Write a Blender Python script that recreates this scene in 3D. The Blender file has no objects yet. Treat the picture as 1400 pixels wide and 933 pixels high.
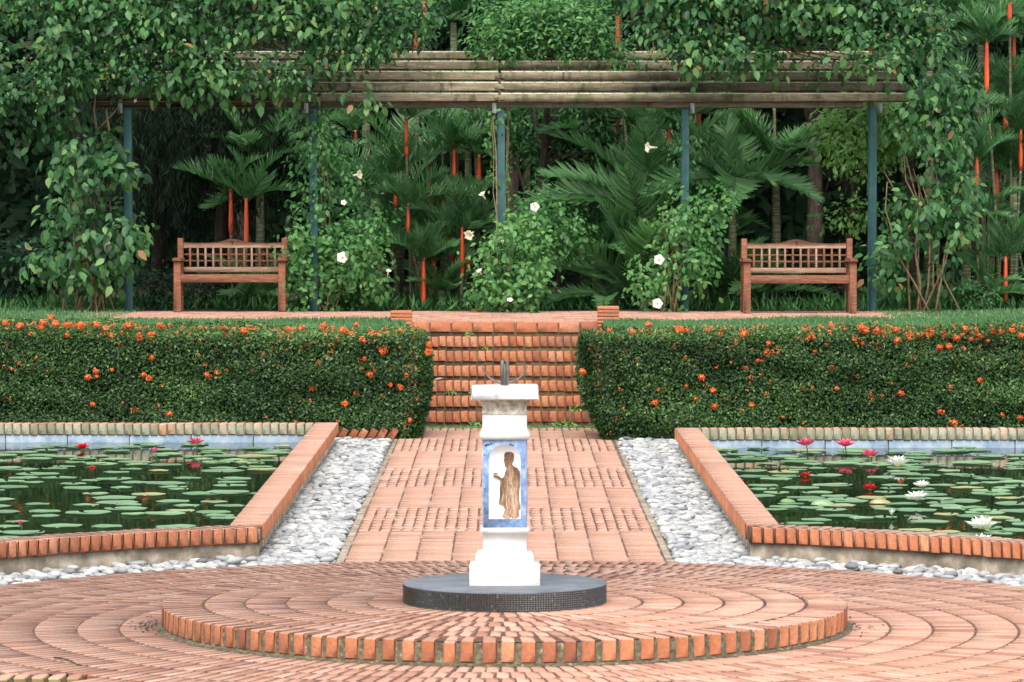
import bpy, math, random
import numpy as np
from mathutils import Vector

SC = bpy.context.scene
COL = SC.collection
PI = math.pi

# ------------------------------------------------------------------ camera
FPX, CX, HY, CAMH, CAMD = 5250.0, 690.0, 268.0, 2.35, 21.0
cam_d = bpy.data.cameras.new('camera')
cam = bpy.data.objects.new('camera', cam_d)
COL.objects.link(cam)
cam.location = (0, -CAMD, CAMH)
cam_d.sensor_width = 36.0
cam_d.lens = 36.0 * FPX / 1400.0
cam_d.clip_start = 0.5
cam_d.clip_end = 3000
cam.rotation_euler = (PI / 2 - math.atan((466.5 - HY) / FPX), 0, -math.atan((700 - CX) / FPX))
cam_d.dof.use_dof = True
cam_d.dof.focus_distance = 33.0
cam_d.dof.aperture_fstop = 11.0
SC.camera = cam

# ------------------------------------------------------------------ light
SUN_EL, SUN_AZ = math.radians(57), math.radians(190)     # azimuth clockwise from +Y
world = bpy.data.worlds.new('World')
SC.world = world
world.use_nodes = True
wn, wl = world.node_tree.nodes, world.node_tree.links
bg = wn['Background']
sky = wn.new('ShaderNodeTexSky')
sky.sky_type = 'NISHITA'
sky.sun_disc = False
sky.sun_elevation = SUN_EL
sky.sun_rotation = SUN_AZ
sky.air_density = 1.0
sky.dust_density = 1.5
hsv = wn.new('ShaderNodeHueSaturation')
hsv.inputs['Saturation'].default_value = 0.30            # overcast: nearly grey sky
wl.new(sky.outputs[0], hsv.inputs['Color'])
wl.new(hsv.outputs[0], bg.inputs['Color'])
bg.inputs['Strength'].default_value = 0.135
sun_d = bpy.data.lights.new('sun', 'SUN')
sun_d.energy = 1.35
sun_d.angle = math.radians(40)
sun_d.color = (1.0, 0.95, 0.87)
sun = bpy.data.objects.new('sun', sun_d)
COL.objects.link(sun)
sdir = Vector((math.sin(SUN_AZ) * math.cos(SUN_EL), math.cos(SUN_AZ) * math.cos(SUN_EL), math.sin(SUN_EL)))
sun.rotation_euler = (-sdir).to_track_quat('-Z', 'Y').to_euler()
sun.location = (0, -10, 30)
SC.view_settings.view_transform = 'Standard'
SC.view_settings.look = 'None'
SC.view_settings.exposure = 1.5
SC.view_settings.gamma = 1.0
SC.view_settings.use_curve_mapping = False

# ------------------------------------------------------------------ helpers
def rs(seed):
    return np.random.default_rng(seed)

def P(px, py, D):
    return np.array(((px - CX) / FPX * D, D - CAMD, CAMH - (py - HY) / FPX * D))

def XP(px, D):
    return (px - CX) / FPX * D

def ZP(py, D):
    return CAMH - (py - HY) / FPX * D

def unit(v):
    n = np.linalg.norm(v, axis=-1, keepdims=True)
    n[n < 1e-9] = 1
    return v / n

class Acc:
    """collects vertices and faces and links them as one mesh object"""
    def __init__(s):
        s.V, s.F, s.M, s.T, s.n = [], [], [], [], 0
    def add(s, VF, tone=0.5, mat=0):
        V, F = VF[0], VF[1]
        mats = VF[2] if len(VF) > 2 else None
        V = np.asarray(V, float).reshape(-1, 3)
        t = np.asarray(tone, float)
        if t.ndim == 0:
            t = np.full(len(V), float(t))
        elif len(t) != len(V):
            t = np.repeat(t, len(V) // len(t))
        s.V.append(V); s.T.append(t)
        for i, f in enumerate(F):
            f = np.asarray(f, np.int64)
            if len(f) == 0:
                continue
            s.F.append(f + s.n)
            s.M.append(np.asarray(mats[i]) if mats is not None else np.full(len(f), mat, np.int32))
        s.n += len(V)
        return s
    def mesh(s, name, mats, smooth=False):
        V = np.concatenate(s.V); T = np.concatenate(s.T)
        me = bpy.data.meshes.new(name)
        me.vertices.add(len(V))
        me.vertices.foreach_set('co', V.astype(np.float32).ravel())
        lv = np.concatenate([f.ravel() for f in s.F])
        tot = np.concatenate([np.full(len(f), f.shape[1], np.int32) for f in s.F])
        mi = np.concatenate(s.M).astype(np.int32)
        me.loops.add(len(lv))
        me.loops.foreach_set('vertex_index', lv.astype(np.int32))
        me.polygons.add(len(tot))
        me.polygons.foreach_set('loop_start', np.concatenate(([0], np.cumsum(tot)[:-1])).astype(np.int32))
        me.polygons.foreach_set('loop_total', tot)
        me.polygons.foreach_set('material_index', mi)
        if smooth:
            me.polygons.foreach_set('use_smooth', np.ones(len(tot), bool))
        a = me.attributes.new('tone', 'FLOAT', 'POINT')
        a.data.foreach_set('value', T.astype(np.float32))
        for m in (mats if isinstance(mats, (list, tuple)) else [mats]):
            me.materials.append(m)
        me.update(calc_edges=True)
        me.validate()
        return me
    def build(s, name, mats, parent=None, smooth=False, loc=None):
        return link(name, s.mesh(name, mats, smooth), parent, loc)

def link(name, me, parent=None, loc=None):
    o = bpy.data.objects.new(name, me)
    COL.objects.link(o)
    if parent is not None:
        o.parent = parent
    if loc is not None:
        o.location = tuple(loc)
    return o

def tag(o, label=None, cat=None, group=None, kind=None):
    if label: o['label'] = label
    if cat: o['category'] = cat
    if group: o['group'] = group
    if kind: o['kind'] = kind
    return o

def thing(name, loc, label, cat, group=None, rz=0.0):
    o = link(name, None, None, loc)
    o.rotation_euler = (0, 0, rz)
    o.empty_display_size = 0.1
    return tag(o, label, cat, group)

def copy_tree(o, parent=None):
    c = o.copy()
    COL.objects.link(c)
    if parent is not None:
        c.parent = parent
    for ch in list(o.children):
        copy_tree(ch, c)
    return c

# --- shapes
_CS = [(sx, sy, sz) for sx in (-1, 1) for sy in (-1, 1) for sz in (-1, 1)]
_CI = {c: i for i, c in enumerate(_CS)}
def _cbox_topo():
    quads, mats, tris = [], [], []
    for ax in range(3):
        o1, o2 = [a for a in range(3) if a != ax]
        for s in (-1, 1):
            q = []
            for a, b in ((-1, -1), (1, -1), (1, 1), (-1, 1)):
                c = [0, 0, 0]; c[ax] = s; c[o1] = a; c[o2] = b
                q.append(_CI[tuple(c)] * 3 + ax)
            quads.append(q); mats.append(0 if (ax == 2 and s == 1) else 1)
        for a in (-1, 1):
            for b in (-1, 1):
                c0 = [0, 0, 0]; c0[ax] = -1; c0[o1] = a; c0[o2] = b
                c1 = list(c0); c1[ax] = 1
                i0, i1 = _CI[tuple(c0)], _CI[tuple(c1)]
                quads.append([i0 * 3 + o1, i1 * 3 + o1, i1 * 3 + o2, i0 * 3 + o2])
                mats.append(0 if (c0[2] == 1 and ax != 2) else 1)
    for i in range(8):
        tris.append([i * 3, i * 3 + 1, i * 3 + 2])
    return np.array(quads), np.array(mats), np.array(tris)
_CQ, _CM, _CT = _cbox_topo()

def cboxes(C, A, S, ch):
    """chamfered boxes: centres (N,3), axes (N,3,3) rows, half sizes (N,3)"""
    C = np.asarray(C, float).reshape(-1, 3); N = len(C)
    A = np.broadcast_to(np.asarray(A, float), (N, 3, 3))
    S = np.broadcast_to(np.asarray(S, float), (N, 3))
    L = np.zeros((N, 24, 3))
    for i, c in enumerate(_CS):
        for ax in range(3):
            v = S - ch
            v = v.copy(); v[:, ax] = S[:, ax]
            L[:, i * 3 + ax] = v * np.array(c)
    V = C[:, None, :] + np.einsum('nvk,nkj->nvj', L, A)
    off = (np.arange(N) * 24)[:, None, None]
    q = (_CQ[None] + off).reshape(-1, 4)
    t = (_CT[None] + off).reshape(-1, 3)
    return V.reshape(-1, 3), [q, t], [np.tile(_CM, N), np.ones(len(t), int)]

I3 = np.eye(3)
def box(x0, x1, y0, y1, z0, z1, ch=0.004, mat=None):
    r = cboxes([((x0 + x1) / 2, (y0 + y1) / 2, (z0 + z1) / 2)], I3, [(abs(x1 - x0) / 2, abs(y1 - y0) / 2, abs(z1 - z0) / 2)], ch)
    return r[0], r[1]

def rot_z(a):
    a = np.asarray(a, float)
    M = np.zeros(a.shape + (3, 3))
    M[..., 0, 0] = np.cos(a); M[..., 0, 1] = np.sin(a)
    M[..., 1, 0] = -np.sin(a); M[..., 1, 1] = np.cos(a)
    M[..., 2, 2] = 1
    return M

def jitter_axes(A, rng, amt):
    N = len(A)
    e = rng.normal(0, amt, (N, 3))
    R = np.tile(I3, (N, 1, 1))
    R[:, 0, 1] += e[:, 2]; R[:, 1, 0] -= e[:, 2]
    R[:, 0, 2] -= e[:, 1]; R[:, 2, 0] += e[:, 1]
    R[:, 1, 2] += e[:, 0]; R[:, 2, 1] -= e[:, 0]
    return np.einsum('nij,njk->nik', A, R)

def tube(pts, rad, n=7, cap=True):
    pts = np.asarray(pts, float); m = len(pts)
    rad = np.broadcast_to(np.asarray(rad, float), (m,))
    T = np.gradient(pts, axis=0); T = unit(T)
    ref = np.array((0, 0, 1.0)) if abs(T[0, 2]) < 0.9 else np.array((1.0, 0, 0))
    V = []
    u = unit(np.cross(ref, T[0])[None])[0]
    for i in range(m):
        u = u - T[i] * np.dot(u, T[i]); u = u / (np.linalg.norm(u) + 1e-9)
        w = np.cross(T[i], u)
        a = np.arange(n) * 2 * PI / n
        V.append(pts[i] + rad[i] * (np.cos(a)[:, None] * u + np.sin(a)[:, None] * w))
    V = np.concatenate(V)
    i, j = np.meshgrid(np.arange(m - 1), np.arange(n), indexing='ij')
    q = np.stack([i * n + j, i * n + (j + 1) % n, (i + 1) * n + (j + 1) % n, (i + 1) * n + j], -1).reshape(-1, 4)
    F = [q]
    if cap:
        F.append(np.array([list(range(n))[::-1]])); F.append(np.array([[(m - 1) * n + k for k in range(n)]]))
    return V, F

def lathe(prof, n=48, cap=True):
    prof = np.asarray(prof, float); m = len(prof)
    a = np.arange(n) * 2 * PI / n
    V = np.stack([prof[:, 0][:, None] * np.cos(a), prof[:, 0][:, None] * np.sin(a), np.repeat(prof[:, 1][:, None], n, 1)], -1).reshape(-1, 3)
    i, j = np.meshgrid(np.arange(m - 1), np.arange(n), indexing='ij')
    q = np.stack([i * n + j, i * n + (j + 1) % n, (i + 1) * n + (j + 1) % n, (i + 1) * n + j], -1).reshape(-1, 4)
    F = [q]
    if cap:
        F.append(np.array([[(m - 1) * n + k for k in range(n)]]))
    return V, F

def sq_lathe(prof):
    """square-plan moulding from (half width, z)"""
    V, F = [], []
    for r, z in prof:
        V += [(-r, -r, z), (r, -r, z), (r, r, z), (-r, r, z)]
    m = len(prof)
    q = [[i * 4 + j, i * 4 + (j + 1) % 4, (i + 1) * 4 + (j + 1) % 4, (i + 1) * 4 + j] for i in range(m - 1) for j in range(4)]
    q.append([(m - 1) * 4 + k for k in range(4)])
    return np.array(V, float), [np.array(q)]

def prism_xz(poly, y0, y1):
    """outline in x,z extruded along y"""
    n = len(poly)
    V = [(x, y0, z) for x, z in poly] + [(x, y1, z) for x, z in poly]
    F = [np.array([[i, (i + 1) % n, n + (i + 1) % n, n + i] for i in range(n)]),
         np.array([list(range(n))]), np.array([list(range(n, 2 * n))[::-1]])]
    return np.array(V, float), F

def poly_sheet(pts, z):
    return np.array([(x, y, z) for x, y in pts], float), [np.array([list(range(len(pts)))])]

# --- leaves
def leaf_frames(n_hint, rng, dirs=None, droop=0.3):
    n = unit(n_hint)
    d = rng.normal(0, 1, n.shape) if dirs is None else dirs + rng.normal(0, 0.35, n.shape)
    d[:, 2] -= droop
    d = d - n * np.sum(d * n, 1, keepdims=True)
    d = unit(d)
    return n, d, np.cross(n, d)

def leaves(B, n, d, s, L, W, fold=0.18, droop=0.18):
    """ovate leaves with a folded, drooping midrib; L, W arrays"""
    N = len(B); L = np.broadcast_to(L, (N,))[:, None]; W = np.broadcast_to(W, (N,))[:, None] / 2
    def at(a, b, c):
        return B + d * (L * a) + s * (W * b) + n * (L * c)
    f = fold * 0.35
    V = np.stack([at(0, 0, 0), at(.28, .85, f * .8), at(.62, .8, f * .8 - droop * .25), at(1, 0, -droop),
                  at(.62, -.8, f * .8 - droop * .25), at(.28, -.85, f * .8), at(.5, 0, -droop * .2)], 1)
    o = (np.arange(N) * 7)[:, None]
    q = np.concatenate([np.array([[0, 1, 2, 6]]) + o, np.array([[0, 6, 4, 5]]) + o])
    t = np.concatenate([np.array([[6, 2, 3]]) + o, np.array([[6, 3, 4]]) + o])
    return V.reshape(-1, 3), [q, t]

def small_leaves(B, n, d, s, L, W, fold=0.15):
    N = len(B); L = np.broadcast_to(L, (N,))[:, None]; W = np.broadcast_to(W, (N,))[:, None] / 2
    V = np.stack([B, B + d * L * .5 + s * W + n * L * fold * .5, B + d * L, B + d * L * .5 - s * W + n * L * fold * .5], 1)
    o = (np.arange(N) * 4)[:, None]
    t = np.concatenate([np.array([[0, 1, 2]]) + o, np.array([[0, 2, 3]]) + o])
    return V.reshape(-1, 3), [t]

def in_poly(p, poly):
    x, y = p[:, 0], p[:, 1]
    ins = np.zeros(len(p), bool)
    n = len(poly); j = n - 1
    for i in range(n):
        xi, yi = poly[i]; xj, yj = poly[j]
        c = ((yi > y) != (yj > y)) & (x < (xj - xi) * (y - yi) / (yj - yi + 1e-12) + xi)
        ins ^= c; j = i
    return ins

def sample_poly(poly, n, rng):
    a = np.array(poly, float); lo, hi = a.min(0), a.max(0)
    out = []
    k = 0
    while k < n:
        p = lo + rng.random((n * 2, 2)) * (hi - lo)
        p = p[in_poly(p, poly)]
        out.append(p); k += len(p)
    return np.concatenate(out)[:n]

_wr = rs(77)
_WK = _wr.normal(0, 1, (10, 3)); _WP = _wr.random(10) * 6.28
def wob(p, f=1.0):
    """smooth pseudo noise about -1..1"""
    return np.sin(p @ (_WK.T * f) + _WP).sum(-1) / 3.2

# ------------------------------------------------------------------ materials
def new_mat(name):
    m = bpy.data.materials.new(name)
    m.use_nodes = True
    nt = m.node_tree
    b = nt.nodes['Principled BSDF']
    return m, nt, b

def N(nt, t, **kw):
    n = nt.nodes.new(t)
    for k, v in kw.items():
        setattr(n, k, v)
    return n

def rgba(c):
    return (c[0], c[1], c[2], 1.0)

def ramp(nt, src, stops):
    r = N(nt, 'ShaderNodeValToRGB')
    e = r.color_ramp.elements
    e[0].position, e[0].color = stops[0][0], rgba(stops[0][1])
    e[1].position, e[1].color = stops[-1][0], rgba(stops[-1][1])
    for p, c in stops[1:-1]:
        x = e.new(p); x.color = rgba(c)
    nt.links.new(src, r.inputs[0])
    return r.outputs[0]

def noise(nt, scale, detail=4, rough=0.55, stretch=None, obj=False):
    if obj:
        tc = N(nt, 'ShaderNodeTexCoord').outputs['Object']
    else:
        tc = N(nt, 'ShaderNodeNewGeometry').outputs['Position']
    if stretch:
        mp = N(nt, 'ShaderNodeMapping')
        mp.inputs['Scale'].default_value = stretch
        nt.links.new(tc, mp.inputs[0]); tc = mp.outputs[0]
    n = N(nt, 'ShaderNodeTexNoise')
    n.inputs['Scale'].default_value = scale
    n.inputs['Detail'].default_value = detail
    n.inputs['Roughness'].default_value = rough
    nt.links.new(tc, n.inputs['Vector'])
    return n.outputs['Fac']

def mixc(nt, fac, a, b, mode='MIX'):
    m = N(nt, 'ShaderNodeMix', data_type='RGBA', blend_type=mode)
    for sock, v in ((m.inputs[0], fac), (m.inputs[6], a), (m.inputs[7], b)):
        if hasattr(v, 'links'):
            nt.links.new(v, sock)
        elif isinstance(v, (int, float)):
            sock.default_value = v
        else:
            sock.default_value = rgba(v)
    return m.outputs[2]

def step(nt, src, lo, hi):
    m = N(nt, 'ShaderNodeMapRange')
    m.inputs[1].default_value = lo; m.inputs[2].default_value = hi
    nt.links.new(src, m.inputs[0])
    return m.outputs[0]

def tone_attr(nt):
    a = N(nt, 'ShaderNodeAttribute', attribute_name='tone')
    return a.outputs['Fac']

def bump(nt, b, src, strength=0.3, dist=0.01):
    n = N(nt, 'ShaderNodeBump')
    n.inputs['Strength'].default_value = strength
    n.inputs['Distance'].default_value = dist
    nt.links.new(src, n.inputs['Height'])
    nt.links.new(n.outputs[0], b.inputs['Normal'])

def mat_brick(name, stops, stain=(0.10, 0.06, 0.045), stain_amt=0.45, moss=None, moss_lo=0.6, dust=None, dust_lo=.55, rough=0.85):
    m, nt, b = new_mat(name)
    c = ramp(nt, tone_attr(nt), stops)
    fine = noise(nt, 60, 3)
    c = mixc(nt, step(nt, fine, .25, .75), c, (0.5, 0.5, 0.5), 'OVERLAY') if False else mixc(nt, step(nt, fine, .3, 1.1), c, stain)
    st = noise(nt, 2.3, 5, .65)
    f = step(nt, st, .52, .8)
    mm = N(nt, 'ShaderNodeMath', operation='MULTIPLY'); nt.links.new(f, mm.inputs[0]); mm.inputs[1].default_value = stain_amt
    c = mixc(nt, mm.outputs[0], c, stain)
    if dust:
        c = mixc(nt, step(nt, noise(nt, 1.1, 5, .6), dust_lo, dust_lo + .3), c, dust)
    if moss:
        c = mixc(nt, step(nt, noise(nt, 9, 5, .7), moss_lo, moss_lo + .12), c, moss)
    nt.links.new(c, b.inputs['Base Color'])
    b.inputs['Roughness'].default_value = rough
    b.inputs['Specular IOR Level'].default_value = 0.3
    bump(nt, b, fine, .35, .004)
    return m

TOP_ST = [(0, (.30, .14, .10)), (.25, (.42, .222, .152)), (.6, (.465, .262, .186)), (1, (.53, .33, .25))]  # tops paler pink than sides: dust, wear and sky reflection mixed into the colour
SIDE_ST = [(0, (.25, .072, .032)), (.2, (.37, .115, .046)), (.6, (.46, .155, .066)), (1, (.53, .22, .11))]
M = {}
M['brick_top'] = mat_brick('worn_skylit_brick', TOP_ST, stain=(.17, .095, .062), stain_amt=.5, dust=(.52, .39, .30), dust_lo=.58)
M['brick_path'] = mat_brick('path_brick', TOP_ST, stain=(.2, .12, .085), dust=(.46, .34, .25), dust_lo=.56)
M['brick_side'] = mat_brick('orange_brick', SIDE_ST, stain_amt=.5)
M['brick_step'] = mat_brick('step_brick', SIDE_ST, stain_amt=.7, moss=(.16, .17, .07), moss_lo=.64)
M['brick_lime'] = mat_brick('limed_brick', [(0, (.20, .19, .125)), (.6, (.34, .33, .245)), (1, (.43, .23, .13))], stain=(.10, .11, .055), stain_amt=.7,
                            moss=(.12, .16, .07), moss_lo=.56, dust=(.38, .39, .31), dust_lo=.54)
M['brick_mossy'] = mat_brick('mossy_brick', [(0, (.13, .12, .03)), (1, (.25, .19, .06))], moss=(.12, .14, .03), moss_lo=.5)

def mat_plain(name, stops, scale, rough=.8, bumpv=.2, detail=6, stretch=None, obj=False, spec=.3, lo=.3, hi=.7):
    m, nt, b = new_mat(name)
    nz = noise(nt, scale, detail, .62, stretch, obj)
    c = ramp(nt, step(nt, nz, lo, hi), stops)
    nt.links.new(c, b.inputs['Base Color'])
    b.inputs['Roughness'].default_value = rough
    b.inputs['Specular IOR Level'].default_value = spec
    if bumpv:
        bump(nt, b, nz, bumpv, .01)
    return m
M['mortar'] = mat_plain('dark_mortar', [(0, (.055, .028, .018)), (.6, (.10, .052, .034)), (1, (.2, .125, .085))], 5)
M['mortar_light'] = mat_plain('sandy_mortar', [(0, (.06, .033, .022)), (.5, (.11, .062, .042)), (1, (.46, .36, .27))], 2.2)
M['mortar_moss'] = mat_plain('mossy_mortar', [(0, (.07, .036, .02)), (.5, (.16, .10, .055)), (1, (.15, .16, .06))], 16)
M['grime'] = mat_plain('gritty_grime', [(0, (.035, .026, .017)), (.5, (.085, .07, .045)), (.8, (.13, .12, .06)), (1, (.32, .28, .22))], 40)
M['concrete'] = mat_plain('weathered_concrete', [(0, (.10, .085, .06)), (.5, (.22, .18, .13)), (1, (.42, .36, .28))], 7)
M['kerb'] = mat_plain('pale_concrete', [(0, (.10, .085, .055)), (.5, (.25, .20, .15)), (1, (.38, .31, .24))], 9)
M['soil'] = mat_plain('soil', [(0, (.018, .012, .008)), (.6, (.05, .033, .02)), (1, (.10, .065, .04))], 12)
M['ground'] = mat_plain('ground_cover', [(0, (.02, .04, .012)), (.6, (.05, .09, .03)), (1, (.08, .07, .04))], 3)
M['turf'] = mat_plain('turf', [(0, (.02, .05, .015)), (1, (.06, .13, .04))], 20)
M['tile_blue'] = mat_plain('blue_glazed_lining', [(0, (.13, .19, .25)), (.5, (.23, .30, .36)), (1, (.34, .38, .40))], 7, rough=.5, bumpv=0)
M['post'] = mat_plain('teal_paint', [(0, (.020, .062, .062)), (.6, (.032, .085, .085)), (1, (.05, .10, .095))], 6, rough=.5, bumpv=.05)
M['metal'] = mat_plain('dull_metal', [(0, (.05, .045, .04)), (1, (.16, .145, .13))], 30, rough=.5, spec=.6)
M['bracket'] = mat_plain('galvanised_bracket', [(0, (.2, .2, .19)), (1, (.42, .42, .40))], 20, rough=.5)
M['bark'] = mat_plain('bark', [(0, (.012, .008, .005)), (.6, (.035, .023, .015)), (1, (.08, .055, .038))], 20, stretch=(1, 1, .25))
M['twig'] = mat_plain('woody_stem', [(0, (.10, .07, .035)), (1, (.30, .22, .12))], 15)
M['hedge_core'] = mat_plain('hedge_twigs', [(0, (.006, .008, .004)), (1, (.022, .026, .010))], 25)
M['stem_palm'] = mat_plain('ringed_palm_stem', [(0, (.05, .06, .03)), (.6, (.12, .13, .06)), (1, (.36, .34, .22))], 30, stretch=(.2, .2, 2.0), bumpv=.1, obj=True)
M['red_shaft'] = mat_plain('red_crownshaft', [(0, (.40, .03, .010)), (.5, (.66, .07, .016)), (1, (.74, .14, .04))], 9, rough=.4, bumpv=.05, stretch=(1, 1, .3), obj=True, spec=.5)

def mat_wood(name, stops, stretch, moss=None):
    m, nt, b = new_mat(name)
    g = noise(nt, 9, 5, .6, stretch, True)
    c = ramp(nt, step(nt, g, .25, .75), stops)
    t = tone_attr(nt)
    c = mixc(nt, step(nt, t, 0, 1), c, stops[-1][1]) if False else c
    hs = N(nt, 'ShaderNodeHueSaturation'); nt.links.new(c, hs.inputs['Color'])
    nt.links.new(N_add(nt, t, .5), hs.inputs['Value'])
    c = hs.outputs[0]
    if moss:
        c = mixc(nt, step(nt, noise(nt, 3.2, 6, .7, (1, 1, .5)), .48, .66), c, moss)
        c = mixc(nt, step(nt, noise(nt, 7, 4, .7, (1.2, 1, .35)), .55, .72), c, (.035, .025, .015))
    nt.links.new(c, b.inputs['Base Color'])
    b.inputs['Roughness'].default_value = .75
    b.inputs['Specular IOR Level'].default_value = .3
    bump(nt, b, g, .3, .004)
    return m
def N_add(nt, src, v):
    a = N(nt, 'ShaderNodeMath', operation='ADD'); nt.links.new(src, a.inputs[0]); a.inputs[1].default_value = v
    return a.outputs[0]
M['teak'] = mat_wood('teak', [(0, (.085, .029, .014)), (.5, (.18, .066, .033)), (1, (.28, .13, .075))], (1.0, 8, 8))
M['teak_grey'] = mat_wood('greyed_teak', [(0, (.17, .085, .05)), (.5, (.29, .165, .11)), (1, (.40, .27, .20))], (1.0, 8, 8))
M['lath'] = mat_wood('weathered_lath', [(0, (.10, .075, .045)), (.5, (.21, .165, .105)), (1, (.33, .28, .19))], (.6, 5, 5), moss=(.065, .08, .025))

M['lath_edge'] = mat_wood('bare_skylit_lath_edge', [(0, (.26, .22, .15)), (.5, (.42, .37, .27)), (1, (.55, .5, .4))], (.6, 5, 5))  # worn pale wood; sky light along the top edges is put into its colour
def mat_leaf(name, stops, rough=.45, trans=.25, spec=.5):
    m, nt, b = new_mat(name)
    c = ramp(nt, tone_attr(nt), stops)
    nt.links.new(c, b.inputs['Base Color'])
    b.inputs['Roughness'].default_value = rough
    b.inputs['Specular IOR Level'].default_value = spec
    if trans:
        tr = N(nt, 'ShaderNodeBsdfTranslucent')
        hs = N(nt, 'ShaderNodeHueSaturation'); hs.inputs['Saturation'].default_value = 1.1; hs.inputs['Value'].default_value = 1.3
        nt.links.new(c, hs.inputs['Color']); nt.links.new(hs.outputs[0], tr.inputs['Color'])
        mx = N(nt, 'ShaderNodeMixShader'); mx.inputs[0].default_value = trans
        nt.links.new(b.outputs[0], mx.inputs[1]); nt.links.new(tr.outputs[0], mx.inputs[2])
        nt.links.new(mx.outputs[0], nt.nodes['Material Output'].inputs['Surface'])
    return m
M['leaf_vine'] = mat_leaf('vine_leaf', [(0, (.008, .032, .010)), (.45, (.034, .118, .034)), (.8, (.085, .215, .062)), (.95, (.17, .28, .085)), (1, (.30, .17, .07))], .45, .3, .32)
M['leaf_shrub'] = mat_leaf('shrub_leaf', [(0, (.016, .066, .018)), (.5, (.052, .17, .042)), (1, (.15, .31, .085))], .45, .3, .35)
M['leaf_light'] = mat_leaf('light_leaf', [(0, (.08, .19, .045)), (.5, (.16, .32, .08)), (1, (.24, .40, .12))], .45, .4, .35)
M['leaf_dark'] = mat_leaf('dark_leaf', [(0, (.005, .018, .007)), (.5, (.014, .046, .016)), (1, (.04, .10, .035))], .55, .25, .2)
M['leaf_hedge'] = mat_leaf('hedge_leaf', [(0, (.008, .026, .006)), (.5, (.030, .080, .016)), (.85, (.085, .17, .04)), (1, (.16, .26, .08))], .5, .25, .3)
M['leaf_needle'] = mat_leaf('grey_needle', [(0, (.006, .015, .008)), (1, (.028, .055, .03))], .7, .25, .15)
M['leaf_palm'] = mat_leaf('palm_leaflet', [(0, (.05, .135, .048)), (.5, (.11, .265, .095)), (.9, (.19, .38, .14)), (1, (.32, .40, .12))], .36, .5, .6)
M['grass'] = mat_leaf('grass_blade', [(0, (.06, .15, .05)), (.6, (.11, .26, .09)), (1, (.18, .33, .13))], .55, .25)
M['pad'] = mat_leaf('lily_pad', [(0, (.062, .135, .058)), (.45, (.112, .215, .098)), (.85, (.18, .29, .14)), (.93, (.27, .28, .11)), (1, (.28, .16, .08))], .38, .1, .6)
M['ixora'] = mat_leaf('orange_red_petal', [(0, (.52, .055, .014)), (.5, (.68, .115, .02)), (1, (.76, .21, .05))], .5, .15)
M['pink'] = mat_leaf('pink_petal', [(0, (.66, .05, .13)), (1, (.85, .22, .32))], .45, .15)
M['red_petal'] = mat_leaf('red_petal', [(0, (.55, .02, .03)), (1, (.75, .06, .07))], .45, .15)
M['white_petal'] = mat_leaf('white_petal', [(0, (.52, .50, .40)), (1, (.66, .64, .58))], .45, .15)
M['white_lily'] = mat_leaf('white_lily_petal', [(0, (.74, .74, .66)), (1, (.86, .84, .80))], .45, .15)
M['cream_petal'] = mat_leaf('cream_petal', [(0, (.72, .62, .38)), (1, (.82, .78, .62))], .45, .2)
M['yellow'] = mat_leaf('yellow_centre', [(0, (.65, .38, .03)), (1, (.8, .55, .06))], .6, 0)
M['dead_leaf'] = mat_leaf('fallen_leaf', [(0, (.35, .20, .05)), (1, (.55, .34, .10))], .6, .1)
M['pebble'] = mat_leaf('pebble', [(0, (.105, .105, .11)), (.3, (.22, .225, .235)), (.65, (.34, .34, .325)), (1, (.48, .465, .43))], .6, 0, .35)

def mat_water():
    m, nt, b = new_mat('pond_water')
    b.inputs['Base Color'].default_value = (.006, .012, .006, 1)
    b.inputs['Roughness'].default_value = .035
    b.inputs['IOR'].default_value = 1.33
    n = noise(nt, 7, 2, .5, (1, .35, 1))
    bump(nt, b, n, .06, .02)
    return m
M['water'] = mat_water()

def mat_white():
    m, nt, b = new_mat('white_painted_stone')
    c = ramp(nt, step(nt, noise(nt, 6, 4), .3, .7), [(0, (.56, .54, .50)), (1, (.66, .65, .62))])
    # weather stains in the neck below the slab and on the slab's face
    c = mixc(nt, step(nt, noise(nt, 16, 7, .75), .57, .70), c, (.36, .30, .22))
    nt.links.new(c, b.inputs['Base Color'])
    b.inputs['Roughness'].default_value = .7
    bump(nt, b, noise(nt, 40, 3), .15, .004)
    return m
M['white'] = mat_white()
def mat_weathered_white():
    m, nt, b = new_mat('stained_white_stone')
    c = ramp(nt, step(nt, noise(nt, 26, 7, .75, (1, 1, .8)), .36, .62), [(0, (.20, .15, .09)), (.5, (.42, .37, .29)), (1, (.62, .60, .56))])
    nt.links.new(c, b.inputs['Base Color'])
    b.inputs['Roughness'].default_value = .8
    bump(nt, b, noise(nt, 50, 4), .4, .006)
    return m
M['white_stained'] = mat_weathered_white()
M['panel_blue'] = mat_plain('blue_glaze', [(0, (.09, .16, .33)), (.5, (.17, .26, .43)), (1, (.36, .44, .56))], 22, rough=.25, bumpv=0, spec=.5)
M['panel_white'] = mat_plain('white_glaze', [(0, (.76, .76, .76)), (1, (.82, .82, .82))], 10, rough=.25, bumpv=0, spec=.5)
M['panel_brown'] = mat_plain('brown_glaze', [(0, (.14, .075, .04)), (.5, (.27, .165, .10)), (1, (.44, .30, .20))], 60, rough=.3, bumpv=0, stretch=(1.6, 1, .45))
M['panel_pale'] = mat_plain('pale_worn_glaze', [(0, (.34, .22, .15)), (1, (.58, .46, .38))], 40, rough=.3, bumpv=0)
M['black_mark'] = mat_plain('black_chip', [(0, (.015, .015, .015)), (1, (.04, .04, .04))], 30, bumpv=0)
M['disc_top'] = mat_plain('slate_grey_render', [(0, (.075, .082, .092)), (.5, (.105, .115, .128)), (1, (.15, .16, .175))], 5, rough=.5, bumpv=.05)
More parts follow.
